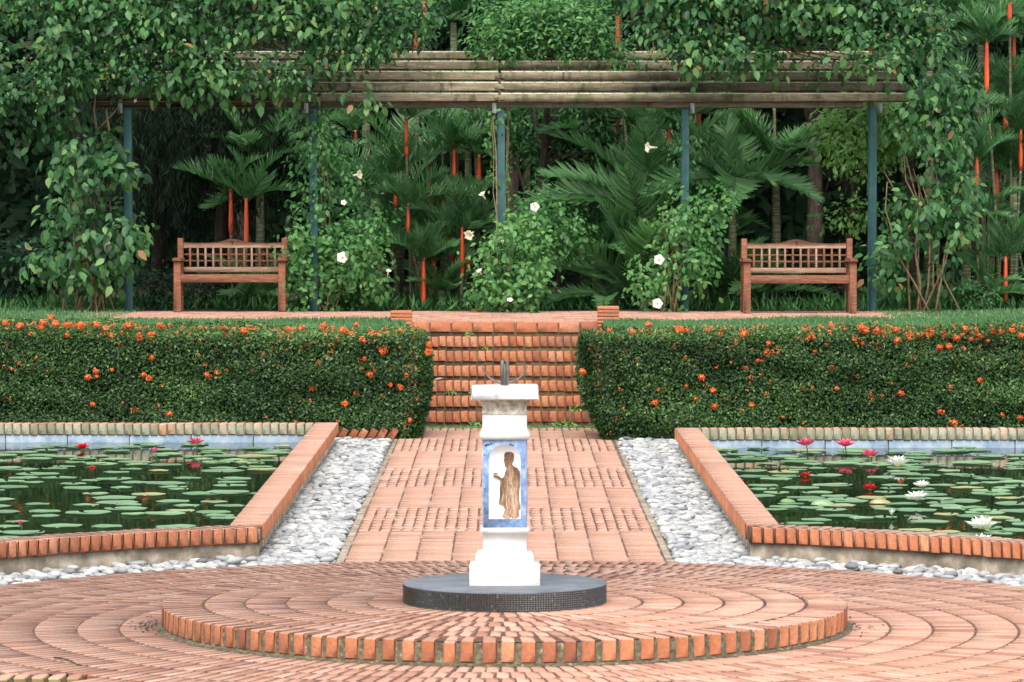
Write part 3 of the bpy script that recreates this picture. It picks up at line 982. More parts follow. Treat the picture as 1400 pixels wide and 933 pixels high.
def make_hedge(s, Df, x_end, top_fn, flowers, label, seed):
    """s = side; Df = front face distance; hedge runs from x_end outwards"""
    r = rs(seed)
    root = thing('flowering_hedge', (s * 3.5, yD(Df) + .5, 0), label, 'hedge', 'clipped flowering hedges')
    inv = np.array((s * 3.5, yD(Df) + .5, 0))
    XO, DEP = 7.2, 1.02
    yf = yD(Df)
    def endx(z):      # end face leans in towards the foot
        t = np.clip((0.55 - z) / .55, 0, 1)
        u = np.clip((z - .82) / .25, 0, 1)
        return x_end + .24 * t ** 1.5 + .10 * u ** 2 - (.14 * t ** 1.5 if s < 0 else 0)
    nF, nT, nE = 74000, 30000, 10000
    # front
    x = r.uniform(x_end - .05, XO, nF); z = r.uniform(-.02, 1.08, nF)
    tz = top_fn(x); z = np.minimum(z, tz * r.uniform(.9, 1, nF))
    e = endx(z); k = x > e; x, z = x[k], z[k]; m = len(x)
    rnd = np.clip((z - .93) / .12, 0, 1) ** 2 * .13 + np.clip((.12 - z) / .12, 0, 1) * .06 + np.clip((e[k] + .16 - x) / .16, 0, 1) ** 2 * .14
    Pf = np.stack([s * x, np.full(m, yf), z], 1)
    lump = wob(Pf, 2.6) * .032 + wob(Pf, 9) * .03
    dep = r.random(m) ** 1.6 * .13
    Pf[:, 1] += rnd + lump + dep
    nf = np.tile((0, -1.0, .35), (m, 1)) + r.normal(0, .55, (m, 3))
    # top
    x = r.uniform(x_end, XO, nT); y = r.uniform(0, DEP, nT)
    rt = np.clip((x_end + .25 - x) / .25, 0, 1) ** 2 * .10 + np.clip((.14 - y) / .14, 0, 1) ** 2 * .07
    Pt = np.stack([s * x, yf + y, top_fn(x)], 1)
    Pt[:, 2] += wob(Pt, 2.6) * .022 + wob(Pt, 7) * .018 - r.random(nT) ** 1.6 * .1 - rt
    k = x > x_end + .06; Pt = Pt[k]
    ntp = np.tile((0, -.1, 1.0), (len(Pt), 1)) + r.normal(0, .5, (len(Pt), 3))
    # end
    y = r.uniform(.03, DEP, nE); z = r.uniform(.02, 1.02, nE)
    Pe = np.stack([s * endx(z), yf + y, z], 1)
    Pe[:, 0] += s * (wob(Pe, 2.6) * .03 + r.random(nE) ** 1.6 * .12 + np.clip((.14 - y) / .14, 0, 1) ** 2 * .1)
    ne = np.tile((-s, -.2, .35), (nE, 1)) + r.normal(0, .5, (nE, 3))
    Pa = np.concatenate([Pf, Pt, Pe]); na = np.concatenate([nf, ntp, ne])
    m = len(Pa)
    n, d, sd = leaf_frames(na, r, None, .1)
    L = r.uniform(.024, .046, m)
    a = Acc(); a.add(small_leaves(Pa - inv, n, d, sd, L, L * r.uniform(.42, .6, m), .12), np.clip(r.normal(.42, .26, m) + .12 * wob(Pa, 3.3) + .25 * (Pa[:, 2] > .98), 0, 1))  # leaves on top toned lighter, overhead light put into the colour
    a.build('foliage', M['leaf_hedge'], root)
    c = Acc()
    xs = np.linspace(x_end + .32, XO, 14)
    for i in range(13):
        tzz = float(min(top_fn(xs[i]), top_fn(xs[i + 1])))
        c.add(box(s * xs[i], s * xs[i + 1], yf + .16, yf + DEP - .05, .10, tzz - .11, .02))
    for i in range(60):
        x = r.uniform(x_end + .22, XO); y = yf + r.uniform(.12, .4)
        c.add(tube([(s * x, y + .1, -.02), (s * (x + r.normal(0, .03)), y + .04, .15), (s * (x + r.normal(0, .08)), y, .34)], [.014, .011, .006], 5))
    for v in c.V: v -= inv
    c.build('branches', M['hedge_core'], root)
    fa = Acc()
    for i in range(230):
        x = r.uniform(x_end + .1, 5.6); tz = float(top_fn(x))
        if i % 3: q = np.array((s * x, yf + abs(r.normal(.08, .22)), tz + r.normal(.0, .015)))
        else: q = np.array((s * x, yf - .01, tz - r.random() ** 2 * .95 - .04))
        if abs(q[0]) < endx(q[2]): continue
        m = int(r.integers(3, 12)); v = unit(r.normal(0, 1, (m, 3))); v[:, 1] = -np.abs(v[:, 1])
        nn, d, sd = leaf_frames(v, r, None, 0)
        fa.add(small_leaves(q - inv + v * .016, nn, d, sd, r.uniform(.014, .024, m), .012), np.clip(r.normal(.45, .3, m), 0, 1))
    tag(fa.build('small_flowers', M['ixora'], root), kind='stuff')
    for i, (px, py) in enumerate(flowers[:100]):
        D = Df + .03
        p = P(px, py, D)
        zt = float(top_fn(abs(p[0]))) + .02
        if p[2] > zt:
            D2 = min(Df + .9, (CAMH - zt) * FPX / (py - HY)); p = P(px, py, D2)
        elif p[2] > zt - .10:
            p = P(px, py, D + .05)
        o = link('flower_cluster', CLM[r.integers(5)], root, p - inv)
        sc = r.uniform(.55, 1.2) if p[2] < zt - .12 else r.uniform(.8, 1.4)
        o.scale = (sc, sc, sc); o.rotation_euler = (r.normal(0, .2), r.normal(0, .4), r.normal(0, .3))
    return root
make_hedge(-1, 37.15, .72, lambda x: 1.03 + .07 * np.clip((np.asarray(x) - .8) / 4, 0, 1), FL, 'clipped hedge with orange flowers behind the left pond', 51)
make_hedge(1, 36.95, .72, lambda x: 1.05 + .03 * np.clip((np.asarray(x) - .8) / 4, 0, 1), FR, 'clipped hedge with orange flowers behind the right pond', 52)

# ================================================================== BENCHES
def make_bench():
    root = link('garden_bench', None)
    root.empty_display_size = .1
    r = rs(61)
    W = .65; lw = .085
    def wood(name, acc, mat='teak', par=None): return acc.build(name, M[mat], par or root)
    for sx in (-1, 1):
        x0, x1 = (sx * W, sx * (W - lw))
        wood('leg', Acc().add(box(x0, x1, 0, .07, 0, .585, .006), .6))
        a = Acc(); a.add(box(sx * (W - .004), sx * (W - .074), .50, .56, 0, .855, .006), .55); wood('back_leg', a, 'teak')
        a = Acc(); a.add(box(sx * (W + .012), sx * (W - lw - .006), -.03, .52, .586, .628, .008), .25); wood('armrest', a)
        a = Acc(); a.add(box(sx * (W - .02), sx * (W - .06), .071, .499, .36, .43, .004), .3); wood('side_rail', a)
    xi = W - lw + .004
    a = Acc(); a.add(box(-xi, xi, .012, .045, .345, .437, .004), .5); wood('seat_rail', a)
    a = Acc()
    for k in range(6):
        y = .05 + k * .078
        a.add(box(-xi - .002, xi + .002, y, y + .066, .415 - k * .004, .437 - k * .004, .004), r.uniform(.3, .6))
    wood('seat', a, 'teak_grey')
    yb = .515
    xb = W - .076
    # arched top rail
    top = []
    nn = 33
    for k in range(nn):
        x = -xb + 2 * xb * k / (nn - 1)
        t = abs(x) / .20
        bump_ = .042 * (math.cos(min(t, 1) * PI) * .5 + .5)
        top.append((x, .805 + bump_ - .008 * math.sin(min(1, max(0, (abs(x) - .2) / .37)) * PI)))
    poly = [(-xb, .742), (xb, .742)] + top[::-1]
    a = Acc(); a.add(prism_xz(poly, yb, yb + .034), .5); tr = wood('top_rail', a, 'teak_grey')
    a = Acc()
    a.add(box(-.026, .026, yb - .002, yb + .004, .812, .824, .001)); a.add(box(-.008, .008, yb - .0022, yb + .004, .783, .811, .001)); a.add(box(-.016, .016, yb - .002, yb + .004, .779, .786, .001))
    a.build('carving', M['carving'], tr)
    a = Acc(); a.add(box(-xb, xb, yb, yb + .034, .455, .515, .004), .45); wood('lower_rail', a, 'teak_grey')
    for z in (.587, .662):
        a = Acc(); a.add(box(-xb, xb, yb + .014, yb + .028, z - .010, z + .010, .002), .35); wood('cross_lath', a, 'teak')
    for k in range(12):
        x = -xb + 2 * xb * (k + .85) / 12.7
        a = Acc(); a.add(box(x - .0125, x + .0125, yb + .001, yb + .013, .516, .741, .003), r.uniform(.3, .75)); wood('slat', a, 'teak_grey' if r.random() < .7 else 'teak')
    return root
bench = make_bench()
bl = P(313.5, 427, 44.55)
bench.location = (bl[0], bl[1], ZT)
tag(bench, 'wooden garden bench on the left of the terrace, near the leafy left vine', 'bench', 'garden benches under the pergola')
b2 = copy_tree(bench)
bl = P(1094, 429, 44.0)
b2.location = (bl[0], bl[1], ZT)
b2['label'] = 'wooden garden bench on the right of the terrace, before grassy palm leaves'

# ================================================================== PERGOLA
DP = 44.75
POSTX = [174, 428, 685, 937, 1194]
def make_pergola():
    r = rs(71)
    root = thing('pergola', (0, yD(DP), ZT), 'long timber-slatted pergola on slim teal posts', 'pergola')
    inv = np.array((0, yD(DP), ZT))
    def fin(name, a, m, par=None):
        for v in a.V: v -= inv
        return a.build(name, m, par or root)
    zb = ZP(148, DP)
    for i, px in enumerate(POSTX):
        x = XP(px, DP)
        a = Acc(); a.add(box(x - .047, x + .047, yD(DP) + .10, yD(DP) + .195, ZT - .02, zb + .02, .006))
        po = fin('post', a, M['post'])
        a = Acc(); sx = (-1, -1, -1, 1, 1)[i]
        a.add(box(x + sx * .055, x + sx * .055 + sx * .05 if i else x + sx * .11, yD(DP) + .06, yD(DP) + .075, zb - .06, zb + .06, .003))
        fin('bracket', a, M['bracket'], po)
    x0, x1 = XP(122, DP), XP(1243, DP)
    a = Acc(); a.add(box(x0 + .02, XP(1180, DP), yD(DP) + .065, yD(DP) + .125, zb, ZP(139, DP), .006), .1); fin('main_beam', a, M['lath'])
    # stepped boards: front fascia, then four rising behind it
    tops = [127.5, 112.4, 97.7, 83.6, 70.7]
    prev = 140
    for k, ty in enumerate(tops):
        D = DP + k * .30
        z1, z0_ = ZP(ty, D), ZP(prev - (2.6 if k else 0), D)
        a = Acc()
        # two lengths meeting over the middle post
        xm = XP(683, D)
        for xa, xb_ in ((x0, xm - .004), (xm + .004, x1 - (.0 if k < 2 else .05))):
            nseg = 1
            xs_ = [xa]
            while xs_[-1] < xb_ - .35: xs_.append(xs_[-1] + .132)
            xs_.append(xb_)
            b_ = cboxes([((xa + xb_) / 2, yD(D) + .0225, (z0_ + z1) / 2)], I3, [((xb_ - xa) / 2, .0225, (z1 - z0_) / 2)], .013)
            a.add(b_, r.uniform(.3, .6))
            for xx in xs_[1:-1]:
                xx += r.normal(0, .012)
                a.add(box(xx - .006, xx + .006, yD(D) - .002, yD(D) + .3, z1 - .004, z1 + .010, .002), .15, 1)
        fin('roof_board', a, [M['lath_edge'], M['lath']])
        prev = ty + 1
    for i, px in enumerate(POSTX):
        x = XP(px, DP)
        a = Acc()
        p0 = np.array((x, yD(DP) + .13, zb + .05)); p1 = np.array((x, yD(DP) + 1.75, ZP(60, DP + 1.6)))
        d = unit((p1 - p0)[None])[0]; n = np.cross((1, 0, 0), d)
        a.add(cboxes([(p0 + p1) / 2 - n * .085], np.array([(1, 0, 0), d, n]), [(.03, np.linalg.norm(p1 - p0) / 2, .05)], .005)[:2], .1)
        fin('rafter', a, M['lath'])
    xm = XP(683, DP)
    for k, ty in enumerate(tops[:4]):
        D = DP + k * .30
        a = Acc(); a.add(box(xm - .055, xm + .055, yD(D) - .012, yD(D) - .002, ZP(ty + 10, D), ZP(ty + 3, D), .002))
        fin('splice_plate', a, M['lath'])
make_pergola()

# ================================================================== VINES AND CLIMBERS
def clustered(centres, per, rad, r, flat=1.0):
    n = len(centres)
    c = np.repeat(centres, per, 0)
    o = r.normal(0, rad, (n * per, 3)); o[:, 2] *= flat
    return c + o, o, np.repeat(np.arange(n), per)

def leaf_mass(acc, centres, per, rad, L, r, tone=.45, tsd=.16, wid=.62, droop=.9, out=(0, -.8, .5), simple=False, csd=.15):
    Pp, o, ci = clustered(centres, per, rad, r)
    n = len(Pp)
    hint = unit(o) * .8 + np.array(out) + r.normal(0, .35, (n, 3))
    nn, d, s = leaf_frames(hint, r, unit(o) * .8, droop)
    LL = L * r.uniform(.45, 1.3, n)
    tn = np.clip(r.normal(tone, tsd, n) + r.normal(0, csd, len(centres))[ci], 0, .93)
    if simple:
        acc.add(small_leaves(Pp, nn, d, s, LL, LL * wid), tn)
    else:
        tn = np.where(r.random(n) < .010, 1.0, tn)
        acc.add(leaves(Pp, nn, d, s, LL, LL * wid), tn)

def px_centres(poly, n, d0, d1, r, clump=None):
    p = sample_poly(poly, n, r)
    D = d0 + (d1 - d0) * r.random(n)
    C = np.stack([(p[:, 0] - CX) / FPX * D, D - CAMD, CAMH - (p[:, 1] - HY) / FPX * D], 1)
    if clump is not None:
        C = C[wob(C, clump[0]) > clump[1]]
    return C

def stems(acc, base, n, top, r, spread=.15, rad=.012, segs=6):
    base, top = np.array(base, float), np.array(top, float)
    for i in range(n):
        a = base + np.array((r.normal(0, spread), r.normal(0, spread * .5), 0))
        b = top + r.normal(0, spread * 1.3, 3) * np.array((1, .5, .5))
        t = np.linspace(0, 1, segs)[:, None]
        p = a + (b - a) * t + np.sin(t * PI) * r.normal(0, spread * .6, 3) + r.normal(0, .02, (segs, 3))
        p[0] = a
        acc.add(tube(p, np.linspace(rad, rad * .5, segs) * r.uniform(.7, 1.3), 5))

def localise(acc, root):
    l = np.array(root.location)
    for v in acc.V: v -= l

def make_vine(name, base, label, areas, stem_specs, seed, mat='leaf_vine', cat='vine', L=.125, flowers=()):
    r = rs(seed)
    root = thing(name, base, label, cat)
    a = Acc()
    for poly, n, d0, d1, per, rad, LL, kw in areas:
        leaf_mass(a, px_centres(poly, n, d0, d1, r, kw.pop('clump', None)), per, rad, LL, r, **kw)
    localise(a, root); a.build('foliage', M[mat], root)
    for b, n, t, sp, rd in stem_specs:
        for q in range(n):
            a = Acc(); stems(a, b, 1, t, r, sp, rd)
            localise(a, root); a.build('stem', M['twig'], root)
    for f in flowers:
        trumpet(root, *f)
    return root

def trumpet_mesh():
    prof = [(.006, -.13), (.010, -.09), (.016, -.05), (.030, -.015), (.056, .006), (.062, .002)]
    V, F = lathe(prof, 12, False)
    ang = np.arctan2(V[:, 1], V[:, 0]); rr = np.hypot(V[:, 0], V[:, 1])
    k = 1 + .22 * np.cos(5 * ang) * (rr > .04); V[:, 0] *= k; V[:, 1] *= k
    a = Acc(); a.add((V, F), .6); a.add(tube([(0, 0, -.06), (0, 0, -.01)], [.006, .008], 6), .1)
    return a.mesh('flower', M['cream_petal'], True)
TRM = trumpet_mesh()
def open_mesh():
    r = rs(90); a = Acc()
    for k in range(5):
        t = k * 2 * PI / 5
        d = np.array([[math.cos(t), math.sin(t), .12]]); n = np.array([[-.1 * math.cos(t), -.1 * math.sin(t), 1]])
        n = unit(n); d = unit(d); s = np.cross(n, d)
        a.add(leaves(np.zeros((1, 3)), n, d, s, np.array([.056]), np.array([.078]), .1, .1), r.uniform(.6, 1))
    a.add(lathe([(.012, 0), (.009, .01), (.001, .014)], 8), 0, 1)
    return a.mesh('flower', [M['white_petal'], M['yellow']])
OPM = open_mesh()
def trumpet(root, px, py, D, kind, face=(0, -1, .1), sc=1.0):
    p = P(px, py, D)
    o = link('flower', TRM if kind == 't' else OPM, root, p - np.array(root.location))
    o.rotation_euler = Vector(face).to_track_quat('Z', 'Y').to_euler()
    sc *= .8; o.scale = (sc, sc, sc)

LP = [(-120, -40), (592, -40), (598, 28), (570, 58), (530, 64), (482, 90), (450, 100), (430, 112), (380, 108), (340, 110), (300, 116), (262, 108), (225, 112), (195, 116), (130, 112), (60, 135), (-120, 140)]
LP2 = [(80, 132), (130, 132), (165, 180), (180, 250), (192, 300), (175, 360), (150, 392), (95, 392), (40, 372), (30, 350), (62, 335), (68, 300), (80, 240), (70, 180)]
LP3 = [(-120, 130), (80, 130), (60, 190), (20, 210), (-120, 260)]
LHANG = [(505, 115), (520, 150), (495, 162), (480, 140)]
make_vine('climbing_vine', (XP(115, 44.6), yD(44.6), ZT), 'big-leaved green vine covering the left half of the pergola and hanging down its left side',
          [(LP, 1300, 44.2, 44.95, 9, .11, .10, dict(clump=(2.2, -.6), csd=.22, droop=.6, out=(0, -.6, .7))),
           (LP, 900, 43.9, 44.8, 9, .085, .108, dict(clump=(3.4, .1), tone=.58, csd=.2, droop=.5, out=(0, -.6, .7))),
           (LP, 800, 43.9, 45.0, 12, .08, .058, dict(clump=(3.0, .0), tone=.5, csd=.2, droop=.2, out=(0, -.4, .8))),
           (LP2, 340, 44.2, 45.2, 7, .085, .125, dict(clump=(3.0, -.15), droop=.8, tone=.45, csd=.2)),
           (LP3, 70, 44.6, 45.2, 8, .11, .13, dict(tone=.25)),
           ([(195, 112), (520, 105), (505, 135), (460, 120), (430, 128), (400, 118), (345, 140), (325, 120), (280, 142), (250, 120), (205, 138)], 60, 44.45, 44.72, 8, .08, .125, dict(clump=(3, -.1), droop=1.4, tone=.6)),
           (LHANG, 7, 44.4, 44.6, 7, .06, .11, dict(droop=1.5, tone=.65))],
          [((XP(118, 44.7), yD(44.7), ZT), 12, P(125, 250, 44.8), .17, .013), (P(300, 60, 45), 8, P(560, 78, 45.2), .15, .008), (P(120, 180, 44.8), 5, P(150, 110, 45), .2, .012), (P(60, 60, 45), 8, P(420, 20, 45.5), .25, .008)], 81)
RP = [(855, -40), (1265, -40), (1290, 60), (1300, 96), (1245, 92), (1180, 92), (1120, 100), (1050, 98), (1000, 102), (985, 84), (955, 92), (930, 84), (905, 66), (880, 58), (862, 40)]
RP2 = [(1255, 105), (1305, 105), (1312, 180), (1330, 260), (1325, 350), (1290, 395), (1225, 390), (1195, 375), (1205, 340), (1230, 310), (1215, 250), (1225, 180)]
make_vine('climbing_vine', (XP(1265, 44.6), yD(44.6), ZT), 'big-leaved green vine covering the right half of the pergola and its right end',
          [(RP, 860, 44.3, 44.95, 9, .11, .10, dict(clump=(2.2, -.35), csd=.22, droop=.6, out=(0, -.6, .7))),
           (RP, 640, 44.0, 44.8, 9, .085, .112, dict(clump=(3.4, .1), tone=.58, csd=.2, droop=.5, out=(0, -.6, .7))),
           (RP, 560, 44.0, 45.0, 12, .08, .058, dict(clump=(3.0, .0), tone=.5, csd=.2, droop=.2, out=(0, -.4, .8))),
           (RP2, 580, 44.3, 45.4, 8, .085, .11, dict(clump=(3.0, -.3), droop=.8, tone=.5, csd=.2)),
           ([(1300, 95), (1345, 130), (1330, 160), (1290, 170)], 22, 44.5, 45.2, 8, .08, .11, dict(tone=.35)),
           ([(1195, 370), (1235, 375), (1230, 395), (1200, 388)], 6, 44.2, 44.5, 6, .06, .1, dict(tone=.6))],
          [((XP(1265, 44.7), yD(44.7), ZT), 10, P(1262, 240, 44.9), .16, .014), (P(1030, 60, 45), 8, P(1220, 100, 45.1), .12, .008), (P(900, 30, 45), 6, P(1150, 40, 45.5), .2, .007)], 82)
MP = [(648, 76), (652, 34), (690, 10), (760, 0), (838, 18), (832, 55), (868, 82), (893, 102), (880, 108), (850, 96), (820, 78), (770, 75), (700, 78)]
make_vine('climbing_shrub', P(690, 410, 45.9) * np.array((1, 1, 0)) + np.array((0, 0, ZT)), 'bright green small-leaved climber topping the middle of the pergola roof', 
          [(MP, 420, 45.5, 46.0, 14, .09, .075, dict(wid=.45, droop=-.3, tone=.6, out=(0, -.3, .8))),
           ([(700, -40), (830, -40), (830, 20), (660, 40), (650, 0)], 160, 45.9, 46.5, 12, .1, .075, dict(wid=.45, droop=-.2, tone=.42))],
          [(P(690, 405, 46.2), 2, P(700, 60, 46.3), .03, .016), (P(700, 76, 45.85), 3, P(805, 76, 45.9), .02, .012)], 83, 'leaf_shrub', 'climber')

# flowering climbers on the posts
make_vine('flowering_climber', (XP(440, 45.1), yD(45.1), ZT), 'dense leafy climber with cream trumpets on the second post, right of the left bench',
          [([(405, 150), (445, 150), (500, 240), (530, 290), (512, 330), (400, 330), (412, 250)], 150, 44.8, 45.9, 12, .10, .075, dict(clump=(3, -.8), droop=.5)),
           ([(398, 320), (510, 310), (532, 365), (525, 395), (470, 405), (432, 418), (408, 420), (396, 370)], 190, 44.5, 45.5, 13, .09, .08, dict(clump=(3, -.8), droop=.2, tone=.55)),
           ([(425, 150), (445, 150), (440, 330), (425, 330)], 40, 44.75, 44.95, 8, .05, .07, dict(tone=.5))],
          [((XP(440, 45.1), yD(45.1), ZT), 6, P(438, 160, 45), .07, .011), (P(448, 420, 45), 7, P(480, 340, 45.2), .1, .012)], 84, 'leaf_shrub', 'climber',
          flowers=[(492, 239, 44.7, 't', (1, -.6, .1), 1.1), (470, 277, 44.7, 'o', (0, -1, .3), .8), (468, 352, 44.4, 'o', (.2, -1, .2), 1.6), (531, 370, 44.6, 't', (.2, -.4, 1), .7)])
make_vine('flowering_climber', (XP(692, 44.7), yD(44.7), ZT), 'leafy climber with cream flowers on the middle post, above the steps',
          [([(650, 350), (690, 300), (740, 300), (745, 340), (735, 400), (715, 428), (672, 428), (652, 400)], 170, 44.2, 45.0, 13, .085, .078, dict(clump=(3.5, -.8), droop=.2, tone=.62)),
           ([(690, 280), (740, 270), (800, 310), (800, 345), (750, 345), (700, 340)], 110, 45.0, 45.8, 13, .09, .072, dict(clump=(3.5, -.7), droop=.2, tone=.45)),
           ([(662, 150), (692, 150), (695, 250), (672, 255)], 46, 44.7, 45.1, 9, .06, .06, dict(clump=(4, -.3), tone=.45))],
          [((XP(684, 44.7), yD(44.7), ZT), 2, P(676, 150, 44.9), .02, .010), (P(690, 425, 44.6), 6, P(705, 330, 44.8), .08, .011)], 85, 'leaf_shrub', 'climber',
          flowers=[(659, 265, 44.5, 't', (-.5, -.4, .8), .8), (641, 322, 44.4, 't', (-.4, -.8, -.3), 1.2), (655, 370, 44.3, 't', (-.5, -.5, .7), .7), (731, 283, 44.6, 'o', (.1, -1, .3), 1.3), (697, 410, 44.0, 'o', (0, -.6, .8), .9), (687, 330, 44.4, 't', (0, -1, .4), .4)])
make_vine('flowering_climber', (XP(915, 44.7), yD(44.7), ZT), 'leafy climber with white flowers on the fourth post, left of the right bench',
          [([(885, 300), (940, 265), (1000, 262), (985, 300), (975, 350), (955, 400), (945, 428), (895, 425), (872, 400), (882, 350)], 190, 44.2, 45.2, 12, .085, .078, dict(clump=(3.4, -.7), droop=.2, tone=.6)),
           ([(925, 150), (950, 150), (950, 270), (920, 270)], 22, 44.9, 45.2, 9, .06, .06, dict(tone=.4))],
          [((XP(915, 44.7), yD(44.7), ZT), 7, P(930, 290, 44.9), .09, .012)], 86, 'leaf_shrub', 'climber',
          flowers=[(885, 202, 44.6, 't', (-1, -.5, 0), 1.2), (901, 355, 44.1, 'o', (-.1, -1, .1), 1.45), (899, 415, 44.0, 'o', (0, -1, .1), 1.45)])

# ================================================================== PALMS
def frond_mesh(seed, length=1.25, npair=24, ll=.40, arch=.55, name='frond', tone=.5, up=.5):
    """pinnate frond along +X, arching down"""
    r = rs(seed); a = Acc()
    t = np.linspace(0, 1, 12)
    pts = np.stack([length * (t - .06 * t ** 2), .04 * r.normal() * np.sin(t * PI), length * (.18 * t - arch * t ** 2)], 1)
    a.add(tube(pts, np.linspace(.011, .003, 12), 5), .35)
    tl = np.repeat(np.linspace(.12, 1, npair), 2); sd = np.tile((-1, 1), npair)
    B = np.stack([np.interp(tl, t, pts[:, k]) for k in range(3)], 1)
    T = unit(np.stack([np.interp(tl, t, np.gradient(pts[:, k])) for k in range(3)], 1))
    side = np.tile((0, 1.0, 0), (len(tl), 1)) * sd[:, None]
    upv = np.cross(T, (0, 1.0, 0)); upv *= np.sign(upv[:, 2:3] + 1e-6)
    f = .45 + .75 * tl[:, None]
    d = unit(side * (1.15 - .55 * tl[:, None]) + T * f + upv * up + r.normal(0, .09, B.shape))
    n = unit(np.cross(d, T) * sd[:, None] + r.normal(0, .12, B.shape))
    s = unit(np.cross(n, d))
    n = np.cross(d, s)
    L = ll * (np.sin(np.clip(tl * .85 + .14, 0, 1) * PI) * .75 + .3) * r.uniform(.85, 1.12, len(tl))
    a.add(leaves(B, n, d, s, L, L * .045 + .008, .3, .12), np.clip(r.normal(tone, .13, len(tl)), 0, 1))
    return a.mesh(name, M['leaf_palm'])
FRONDS = [frond_mesh(600 + k, 1.05 + .1 * (k % 4), 21, .40 + .03 * (k % 3), .34 + .1 * (k % 5), tone=.36 + .07 * (k % 4)) for k in range(7)]

PALMS = [(541, 262, 34, 47.2), (607, 300, 40, 47.8), (618, 335, 36, 48.4), (566, 345, 30, 48.2), (655, 235, 40, 48.6), (535, 330, 30, 47.6), (870, 190, 34, 47.8), (975, 320, 30, 47.4), (1312, 262, 34, 47.6), (1362, 250, 44, 47.2), (1395, 205, 44, 46.8), (1325, 330, 34, 48.0), (1385, 70, 40, 48.2),  # px, py of the crownshaft's middle, its length in px, distance
    (581, 5, 34, 48.0), (556, 188, 42, 46.9), (606, 150, 26, 48.6), (648, 152, 28, 49.2), (486, 190, 18, 49.5), (621, 240, 62, 47.6), (569, 55, 24, 50.0),
    (509, 283, 24, 48.4), (558, 300, 34, 46.6), (588, 250, 46, 48.2), (632, 345, 54, 46.7), (640, 348, 34, 47.6), (579, 385, 50, 46.4), (594, 376, 34, 47.3), (526, 272, 32, 49.0),
    (316, 290, 48, 47.4), (337, 305, 52, 46.9),
    (844, 45, 44, 47.6), (894, 18, 30, 48.8), (844, 165, 28, 48.6), (955, 166, 32, 47.4), (914, 192, 26, 47.0), (912, 248, 34, 48.0), (901, 268, 28, 49.0), (950, 278, 26, 48.9), (993, 246, 26, 47.6), (955, 254, 34, 49.8),
    (1056, 8, 30, 48.0), (1379, 10, 34, 47.0), (1348, 92, 56, 46.6), (1299, 178, 26, 46.9), (1338, 156, 34, 48.0), (1374, 158, 36, 47.6), (1335, 236, 32, 46.3), (1353, 178, 30, 49.0), (1375, 384, 52, 45.9), (1391, 312, 40, 48.5), (1450, 120, 40, 47.5), (1480, 260, 40, 48.5)]
ORD = ['first', 'second', 'third', 'fourth', 'fifth', 'sixth', 'seventh', 'eighth', 'ninth', 'tenth', 'eleventh', 'twelfth', 'thirteenth', 'fourteenth', 'fifteenth', 'sixteenth', 'seventeenth', 'eighteenth', 'nineteenth', 'twentieth', 'twenty-first', 'twenty-second', 'twenty-third', 'twenty-fourth', 'twenty-fifth']
def zone(px, py):
    if py < 75: return 'whose red crownshaft shows above the pergola roof'
    if px < 174: return 'left of the pergola\'s first post'
    for k, nm in enumerate(('first and second', 'second and third', 'third and fourth', 'fourth and fifth')):
        if px < POSTX[k + 1]: return 'seen between the %s pergola posts' % nm
    return 'to the right of the pergola'
ZN = {}
for p in sorted(PALMS):
    ZN.setdefault(zone(p[0], p[1]), []).append(p)
palm_count = 0
def make_palm(px, py, lpx, D, seed):
    r = rs(seed)
    D = max(45.8, D - .5)
    x, z = XP(px, D), ZP(py, D)
    L = lpx / FPX * D * 1.3
    z0, z1 = z - L / 2, z + L / 2
    zn = zone(px, py); lst = ZN[zn]; i = [k for k, q in enumerate(lst) if q[0] == px and q[1] == py][0]
    hgt = 'tall' if z1 > 3.2 else ('mid-height' if z1 > 2.0 else 'low')
    lab = '%s red-shafted palm %s, %s from the left there' % (hgt, zn, ORD[i])
    bx = x + r.normal(0, .10)
    root = thing('sealing_wax_palm', (bx, yD(D), ZT - .02), lab, 'palm', 'red-stemmed palms behind the pergola')
    R = r.uniform(.018, .024) * (1.0 if L > .25 else .85)
    H0, H1 = z0 - (ZT - .02), z1 - (ZT - .02)
    dx = x - bx
    t = np.linspace(0, 1, 9)
    a = Acc()
    nring = max(6, int(H0 / .11)); tt = np.linspace(0, 1, nring * 3 + 1)
    rr = R * .8 * (1 + .10 * (np.arange(len(tt)) % 3 == 0))
    a.add(tube(np.stack([dx * tt ** 1.5, np.zeros_like(tt), H0 * tt], 1), rr, 7), .5)
    a.build('stem', M['stem_palm'], root)
    a = Acc()
    tt = np.linspace(0, 1, 8)
    a.add(tube(np.stack([np.full(8, dx), np.zeros(8), H0 + (H1 - H0) * tt], 1), R * np.array((.95, 1.25, 1.3, 1.25, 1.15, 1.05, .95, .75)), 8), .5)
    a.build('crownshaft', M['red_shaft'], root, True)
    n = int(r.integers(7, 10)); az0 = r.random() * 6.28
    for k in range(n):
        o = link('frond', FRONDS[r.integers(len(FRONDS))], root, (dx, 0, H1 - .05))
        el = (.45 + .95 * ((k * 5) % n) / n + r.normal(0, .1))
        o.rotation_euler = (r.normal(0, .25), -el, az0 + k * 2.4 + r.normal(0, .15))
        sc = r.uniform(.46, .66)
        o.scale = (sc, sc, sc)
    return root
for i, p in enumerate(PALMS):
    make_palm(*p, 700 + i)

